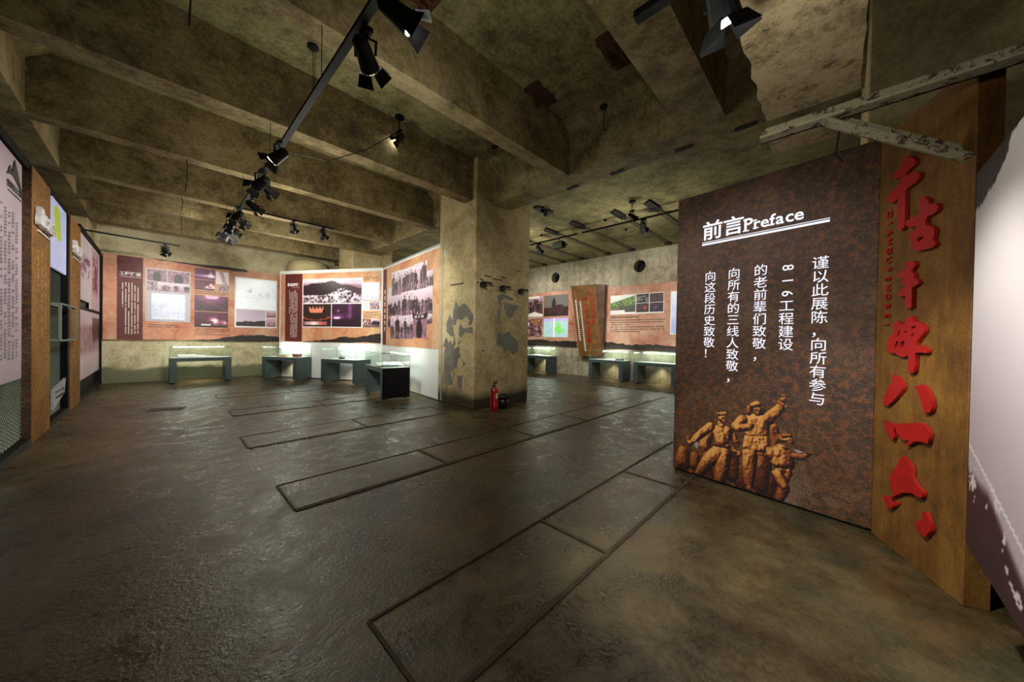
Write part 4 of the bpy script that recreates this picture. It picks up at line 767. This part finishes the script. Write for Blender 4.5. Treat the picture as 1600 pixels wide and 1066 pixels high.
# ================================================================== display cases
def papers(rt,kind,L,D):
    z=.775
    def page(x,y,w_,d_,t_,a,nm,mat='book_page',cat='paper',lab=None):
        o=MB().box(-w_/2,w_/2,-d_/2,d_/2,0,t_).build(nm,mat,None,min(.004,t_/3)); o.matrix_world=rt.matrix_world@Matrix.Translation((x,y,z))@Matrix.Rotation(a,4,'Z'); tag(o,lab,cat); return o
    return page
def book(rt,x,y,w_,d_,a,lab,z=.775,tilt=.0):
    r=root('open_book',lab,'book'); r.matrix_world=rt.matrix_world@Matrix.Translation((x,y,z))@Matrix.Rotation(a,4,'Z')@Matrix.Rotation(tilt,4,'X')
    for s in (-1,1):
        pr=[(0,.0),(0,.02),(s*w_*.12,.035),(s*w_*.5,.018),(s*w_*.5,.0)]
        MB().prism(pr,'y',-d_/2,d_/2).build('page_block','book_page',r)
    box('cover','pale_box',-w_*.52,w_*.52,-d_*.52,d_*.52,-.006,0,r)
    return r
def case(x,y,ang,lab,L=1.43,D=.62,group='glass-topped museum display cases'):
    rt=root('display_case',lab,'display case',(x,y,0),ang,group); bpy.context.view_layer.update()
    for s in (0,1):
        x0=0 if s==0 else L-.15
        box('leg_panel','case_paint',x0,x0+.15,0,D,.03,.66,rt,.003)
        for fy in (.08,D-.08): MB().lathe([(.022,0),(.022,.03)],10,(x0+.075,fy,0)).build('foot','black_metal',rt)
    box('top_box','case_paint',0,L,0,D,.66,.765,rt,.003); box('display_floor','case_floor',.02,L-.02,.02,D-.02,.765,.772,rt)
    g=[]
    for q in ((0,L,0,.006),(0,L,D-.006,D),(0,.006,.006,D-.006),(L-.006,L,.006,D-.006)): box('glass_pane','glass',q[0],q[1],q[2],q[3],.766,1.112,rt)
    box('glass_top','glass',0,L,0,D,1.112,1.12,rt)
    b=MB()
    for (a,c) in ((0,0),(L-.005,0),(0,D-.005),(L-.005,D-.005)): b.box(a,a+.005,c,c+.005,.766,1.12)
    for c in (-.001,D-.004): b.box(0,L,c,c+.005,1.115,1.122)
    for a in (-.001,L-.004): b.box(a,a+.005,0,D,1.115,1.122)
    b.build('glass_edges','glass_edge',rt)
    MB().box(.1,L-.12,D-.05,D-.025,1.075,1.108).build('led_strip','led_strip',rt)
    MB().tube([(.2,D-.1,.66),(.19,D-.12,.4),(.21,D-.15,.05),(.3,D,.012)],.004,5).build('power_cable','wire',rt)
    mw=rt.matrix_world
    p=mw@Vector((L/2,D-.06,1.06)); q=mw@Vector((L/2,D*.45,.7)); 
    a=area('case_light',p,q,L-.3,.03,2.2,LEDC); a.rotation_euler=(mw.to_3x3()@Matrix.Rotation(-.25,3,'X')).to_euler()
    p=mw@Vector((L/2,D-.12,.64)); area('under_case_light',p,p-Vector((0,0,1)),.25,.1,1.6,(1,.9,.6),110)
    return rt
C1=case(.2,14.27,math.radians(1.5),'display case on the far wall left, stacked white papers inside')
pg=papers(C1,0,1.43,.62)
pg(.4,.33,.42,.3,.07,.03,'paper_stack',lab='thick white paper stack in the far left display case'); pg(.74,.33,.2,.28,.04,.0,'paper_stack',lab='low white paper stack beside the thick one in the case'); pg(.95,.3,.12,.1,.03,.2,'small_white_card','book_page','card','small white card alone in the far left case')
o=(Vector((3.19,12.96,0))-Vector((.507,-.861,0))*1.43+Vector((-.05,-.03,0)))
C2=case(o.x,o.y,aA,'display case left of the partition, holding a pale box and red box')
pg=papers(C2,0,1.43,.62); pg(.62,.25,.36,.22,.08,.1,'pale_card_box','pale_box','box','pale yellow card box in the second display case'); pg(1.15,.3,.2,.2,.1,.2,'red_brown_box','red_box','box','red-brown rounded box in the second display case')
C3=case(3.60,12.0,math.atan2(-.928,.371)+.06,'display case in the partition corner with a small dark model')
pg=papers(C3,0,1.43,.62)
rt=root('dark_model','small dark instrument model in the corner display case','model'); rt.matrix_world=C3.matrix_world@Matrix.Translation((.55,.3,.775))
MB().box(-.09,.09,-.05,.05,0,.05).build('body','case_dark',rt,.01); MB().tube([(-.05,0,.05),(-.05,0,.08),(.04,0,.085)],.012,8).build('handle','steel',rt); pg(.75,.3,.06,.05,.05,.1,'white_label_card','book_page','card','tiny white label card beside the dark model')
C4=case(3.83,9.16,math.atan2(-1.34,-.15),'nearest display case with an open white book, black end panel',1.36,.68)
for o in C4.children:
    if o.name.startswith('leg_panel') : pass
box('end_panel','black_metal',1.355,1.364,0,.68,.03,.765,C4); book(C4,.88,.34,.62,.34,HP*.9,'large open white book in the nearest display case',.82,.12)
box('book_rest','glass_edge',.66,1.1,.12,.5,.772,.81,C4)
C5=case(11.65,10.45,RZ,'right wall display case nearest the pillar with an open document'); book(C5,.45,.3,.6,.4,.05,'open white document in the case nearest the pillar')
C6=case(11.62,7.02,RZ-.02,'middle right wall display case below the rusted slab'); book(C6,.75,.3,.5,.3,.05,'open papers in the middle right display case')
pg=papers(C6,0,1.43,.62); pg(1.15,.3,.25,.18,.07,.05,'grey_document_box','green_grey','box','grey document box in the middle right case')
MB_=MB().tube([(0,0,0),(0,0,.22),(0.0,-.0,.3),(.06,0,.32)],.008,6).build('reading_lamp_arm','steel'); MB_.matrix_world=C6.matrix_world@Matrix.Translation((.42,.4,.772)); tag(MB_,'thin white lamp arm standing in the middle right case','lamp arm')
C7=case(11.62,5.2,RZ-.02,'right wall display case next to the dark preface wall, nearly empty')
C8=case(11.65,12.2,RZ,'right wall display case mostly hidden behind the pillar')

# ================================================================== extinguisher and bin
ex=root('fire_extinguisher','red fire extinguisher on the floor against the pillar','fire extinguisher',(4.89,5.2,0),.4)
MB().lathe([(.075,0),(.082,.015),(.082,.09),(.085,.095),(.085,.11),(.082,.115),(.082,.42),(.07,.47),(.035,.50),(.03,.52)],24).build('cylinder','ext_red',ex,0,True)
b=MB(); 
for k in range(9):
    a0=-2.3+k*.17; 
    b.quad(*[(.0835*math.cos(a),.0835*math.sin(a),z) for a,z in ((a0,.27),(a0+.17,.27),(a0+.17,.385),(a0,.385))])
b.build('label','label_white',ex); MB().lathe([(.03,.52),(.032,.56),(.02,.58)],12).build('valve','steel',ex)
MB().box(-.02,.14,-.012,.012,.57,.585).box(-.02,.13,-.012,.012,.605,.62).box(-.03,.0,-.012,.012,.565,.62).build('lever','black_metal',ex); MB().lathe([(.022,0),(.022,.012)],12,(-.035,0,.56)).build('gauge','green_grey',ex)
MB().tube([(-.03,0,.54),(-.10,0,.52),(-.115,0,.4),(-.11,0,.2),(-.1,0,.12)],.011,8).build('hose','black_metal',ex); MB().tube([(-.1,0,.16),(-.098,0,.07)],.013,8,.02).build('nozzle','black_metal',ex)
bn=root('waste_bin','small black waste bin with liner bag beside the fire extinguisher','bin',(5.25,5.3,0))
MB().lathe([(.10,0),(.12,.24)],20).build('bucket','bin_black',bn,0,True); MB().lathe([(.125,.20),(.145,.235),(.15,.27),(.135,.285),(.12,.27)],20).build('liner_bag','bin_black',bn,0,True); MB().tube([(.13,0,.26),(.18,.0,.24),(.17,.02,.18)],[.02,.03,.015],7).build('bag_knot','bin_black',bn)

# ================================================================== tracks and spotlights
def track(name,pts,lab,hang=None,w_=.07,grp='lighting tracks'):
    rt=root(name,lab,'lighting track',pts[0],0,grp); a=Vector(pts[0]); d=Vector(pts[1])-a
    n=Vector((-d.y,d.x,0)).normalized()*w_/2
    b=MB(); i=0
    for P in (Vector((0,0,0)),d): b.v+=[tuple(P-n),tuple(P+n),tuple(P+n+Vector((0,0,.035))),tuple(P-n+Vector((0,0,.035)))]
    b.f+=[(0,1,2,3),(7,6,5,4)]+[(k,4+k,4+(k+1)%4,(k+1)%4) for k in range(4)]; b.build('rail','black_metal',rt)
    for t_,h in (hang or []):
        P=d*t_; MB().tube([P+Vector((0,0,.03)),P+Vector((0,0,h))],.004,5).build('suspension_rod','wire',rt)
    return rt
def head(loc,aim,lab,on=True,s=1.0,power=0,deg=50,blend=.7,grp='track spotlights',rose=0,light_off=.06,col=(1,.97,.88)):
    """spotlight hanging at loc, pointing at aim"""
    loc=Vector(loc); aim=Vector(aim); rt=root('spotlight',lab,'spotlight',loc,0,grp)
    MB().box(-.02*s,.02*s,-.06*s,.06*s,-.03*s,0).build('adapter','black_metal',rt)
    if rose: MB().tube([(0,0,0),(0,0,rose)],.01,6).build('stem','black_metal',rt); MB().lathe([(.08,rose-.03),(.08,rose)],14).build('ceiling_plate','black_metal',rt)
    c=Vector((0,0,-.14*s)); d=(aim-(loc+c)).normalized(); q=d.to_track_quat('Z','Y').to_matrix().to_4x4(); q.translation=c
    a=q.to_3x3()@Vector((.062*s,0,0))
    MB().tube([(0,0,-.03*s),tuple(a*1.05+Vector((0,0,-.06*s))),tuple(c+a)],.008*s,6).tube([(0,0,-.03*s),tuple(-a*1.05+Vector((0,0,-.06*s))),tuple(c-a)],.008*s,6).build('yoke','black_metal',rt)
    o=MB().lathe([(.025*s,-.10*s),(.045*s,-.08*s),(.05*s,.0),(.058*s,.06*s),(.058*s,.075*s)],16).build('housing','black_metal',rt,0,False); o.data.transform(q)
    o=MB().lathe([(.048*s,.076*s),(.048*s,.080*s)],18).build('lens','lens_on' if on else 'lens_off',rt); o.data.transform(q)
    for k in range(4):
        m=q@Matrix.Rotation(k*HP+.4,4,'Z')
        o=MB().prism([(-.045*s,.075*s),(.045*s,.075*s),(.062*s,.145*s),(-.062*s,.145*s)],'x',-.001,.001).build('barn_door','black_metal',rt)
        mm=Matrix.Translation((0,0,.075*s))@Matrix.Rotation(.55,4,'Y')@Matrix.Translation((0,0,-.075*s)); o.data.transform(m@Matrix.Translation((.058*s,0,0))@mm)
    if power:
        p=loc+c+d*(.10*s+light_off); spot('spot_beam',p,aim,power,deg,blend,col)
    return rt
TX=1.06
track('lighting_track',[(TX,1.9,3.93),(TX,10.45,3.93)],'long black lighting track running away below the beams',[(.2,.57),(.455,.57),(.72,.57),(.985,.57)],.06)
#     y, aim, label, on, scale, power, deg
HEADS=[(2.2,(4.2,.6,1.6),'large lit spotlight at the near end of the long track',True,1.35,70,50),
 (2.72,(4.66,5.9,1.6),'large lit spotlight with wide barn doors second along the track',True,1.3,PW[0],55),
 (5.05,(-1.2,7.2,1.6),'lit spotlight turned left in the middle of the long track',True,1.25,PW[1],75),
 (6.1,(-1.2,10.3,1.7),'bright spotlight facing left past the middle of the track',True,1.35,PW[2],70),
 (6.35,(4.9,8.6,2.1),'spotlight facing right beside the bright left-facing one',True,1.1,PW[3],75),
 (7.4,(4.9,9.6,2.3),'spotlight facing right two thirds along the long track',True,1.1,PW[4],70),
 (8.2,(-1.2,13.2,2.0),'lit spotlight facing left near the far lamp cluster',True,1.15,PW[5],60),
 (8.6,(4.1,12.8,2.4),'dark spotlight facing right just before the far cluster',False,1.1,PW[6],70),
 (9.1,(1.0,15.4,2.6),'black spotlight in the far cluster aimed at the far board',False,1.15,PW[7],75),
 (9.5,(2.6,15.4,2.5),'black spotlight in the far cluster, second from the track end',False,1.15,PW[8],70),
 (9.95,(-.6,15.4,2.4),'black spotlight at the far end of the long track',False,1.2,PW[9],60),
 (10.3,(3.2,14.0,2.4),'black spotlight hanging lowest in the far cluster',False,1.1,0,60)]
for y,aim,lab,on,s,p,dg in HEADS: head((TX+(.05 if aim[0]>1 else -.05),y,3.93),aim,lab,on,s,p,dg)
head((2.9,5.62,5.16),(2.2,6.5,4.3),'small spotlight fixed alone to the slab right of the track',True,1.0,0,rose=.24)
o=MB().tube([(TX,5.35,3.97),(1.7,5.45,4.1),(2.3,5.55,4.55),(2.85,5.62,5.1)],.007,5).build('lamp_cable','wire'); tag(o,'thin black cable sagging from the track to the lone spotlight','cable')
track('short_track',[(1.15,9.85,4.38),(3.25,9.85,4.38)],'short track on the beam with two spotlights',[(.3,1.0),(.9,1.0)],.03)
head((2.3,9.85,4.38),(3.4,13.5,2.4),'small lit spotlight left on the short track',True,1.1,PW[10],70)
head((2.98,9.85,4.38),(4.3,12.2,2.4),'small spotlight right on the short track',True,1.1,PW[11],70)
o=MB().tube([(2.3,9.85,4.42),(2.35,9.2,4.5),(2.45,8.23,4.52)],.006,5).build('lamp_cable','wire'); tag(o,'thin cable rising from the short track to the beam','cable')
track('short_track',[(-1.24,12.25,3.8),(.35,12.5,3.8)],'thin rail reaching out from the left partition top',None,.03)
head((.08,12.47,3.8),(.3,15.4,2.4),'small spotlight at the end of the thin rail on the left',True,1.1,PW[12],75)
track('lighting_track',[(8.5,2.4,4.62),(8.5,5.42,4.62)],'black lighting track under the right bay ceiling, nearer half',[(.28,.25),(.6,.25),(.98,.25)],.05)
track('lighting_track',[(8.5,5.6,4.62),(8.5,9.2,4.62)],'black lighting track under the right bay ceiling, farther half',[(.03,.25),(.27,.25),(.58,.25)],.05)
head((8.5,7.65,4.62),(10.5,5.5,1.5),'bright spotlight on the far right-bay track',True,1.2,PW[13],75)
head((8.5,7.05,4.62),(12.3,8.0,2.4),'dark spotlight beside the bright one on the right-bay track',True,1.2,PW[14],80)
head((8.5,3.62,4.62),(12.3,5.0,2.5),'spotlight hanging alone on the near right-bay track',True,1.2,PW[15],85)
head((7.85,3.63,4.66),(8.6,3.0,4.0),'black spotlight on its own ceiling plate in the right bay',False,1.0,0,rose=.22)
head((9.6,8.7,4.66),(12.3,10.2,2.5),'small dark spotlight on the right bay ceiling beside the pillar edge',False,1.0,PW[16],80,rose=.22)
o=MB().tube([(7.87,3.62,4.68),(8.1,3.3,4.62),(8.5,2.95,4.66)],.006,5).build('lamp_cable','wire'); tag(o,'thin cable from the ceiling-plate spotlight to the right track','cable')
fdl=root('flood_lamp','squat glass-fronted flood lamp under the right-bay track','flood lamp',(8.5,6.25,4.62))
MB().tube([(0,0,0),(0,0,-.1)],.012,6).build('stem','black_metal',fdl); MB().box(-.1,.1,-.2,.2,-.3,-.1).build('housing','black_metal',fdl,.03); MB().box(-.115,-.1,-.17,.17,-.29,-.14).build('lens','green_grey',fdl); MB().box(-.1,.1,-.26,-.2,-.22,-.19).build('fin','black_metal',fdl)
# near spotlight by the stub
head((1.62,.38,3.12),(3.05,-.05,.2),'large lit spotlight hanging close overhead beside the concrete stub',True,1.05,PW[17],80,.6)
track('lighting_track',[(1.62,-.6,3.12),(1.62,.75,3.12)],'short black track overhead carrying the nearest spotlight',[(.3,2.28),(.9,2.28)],.05)
bpy.context.view_layer.update()
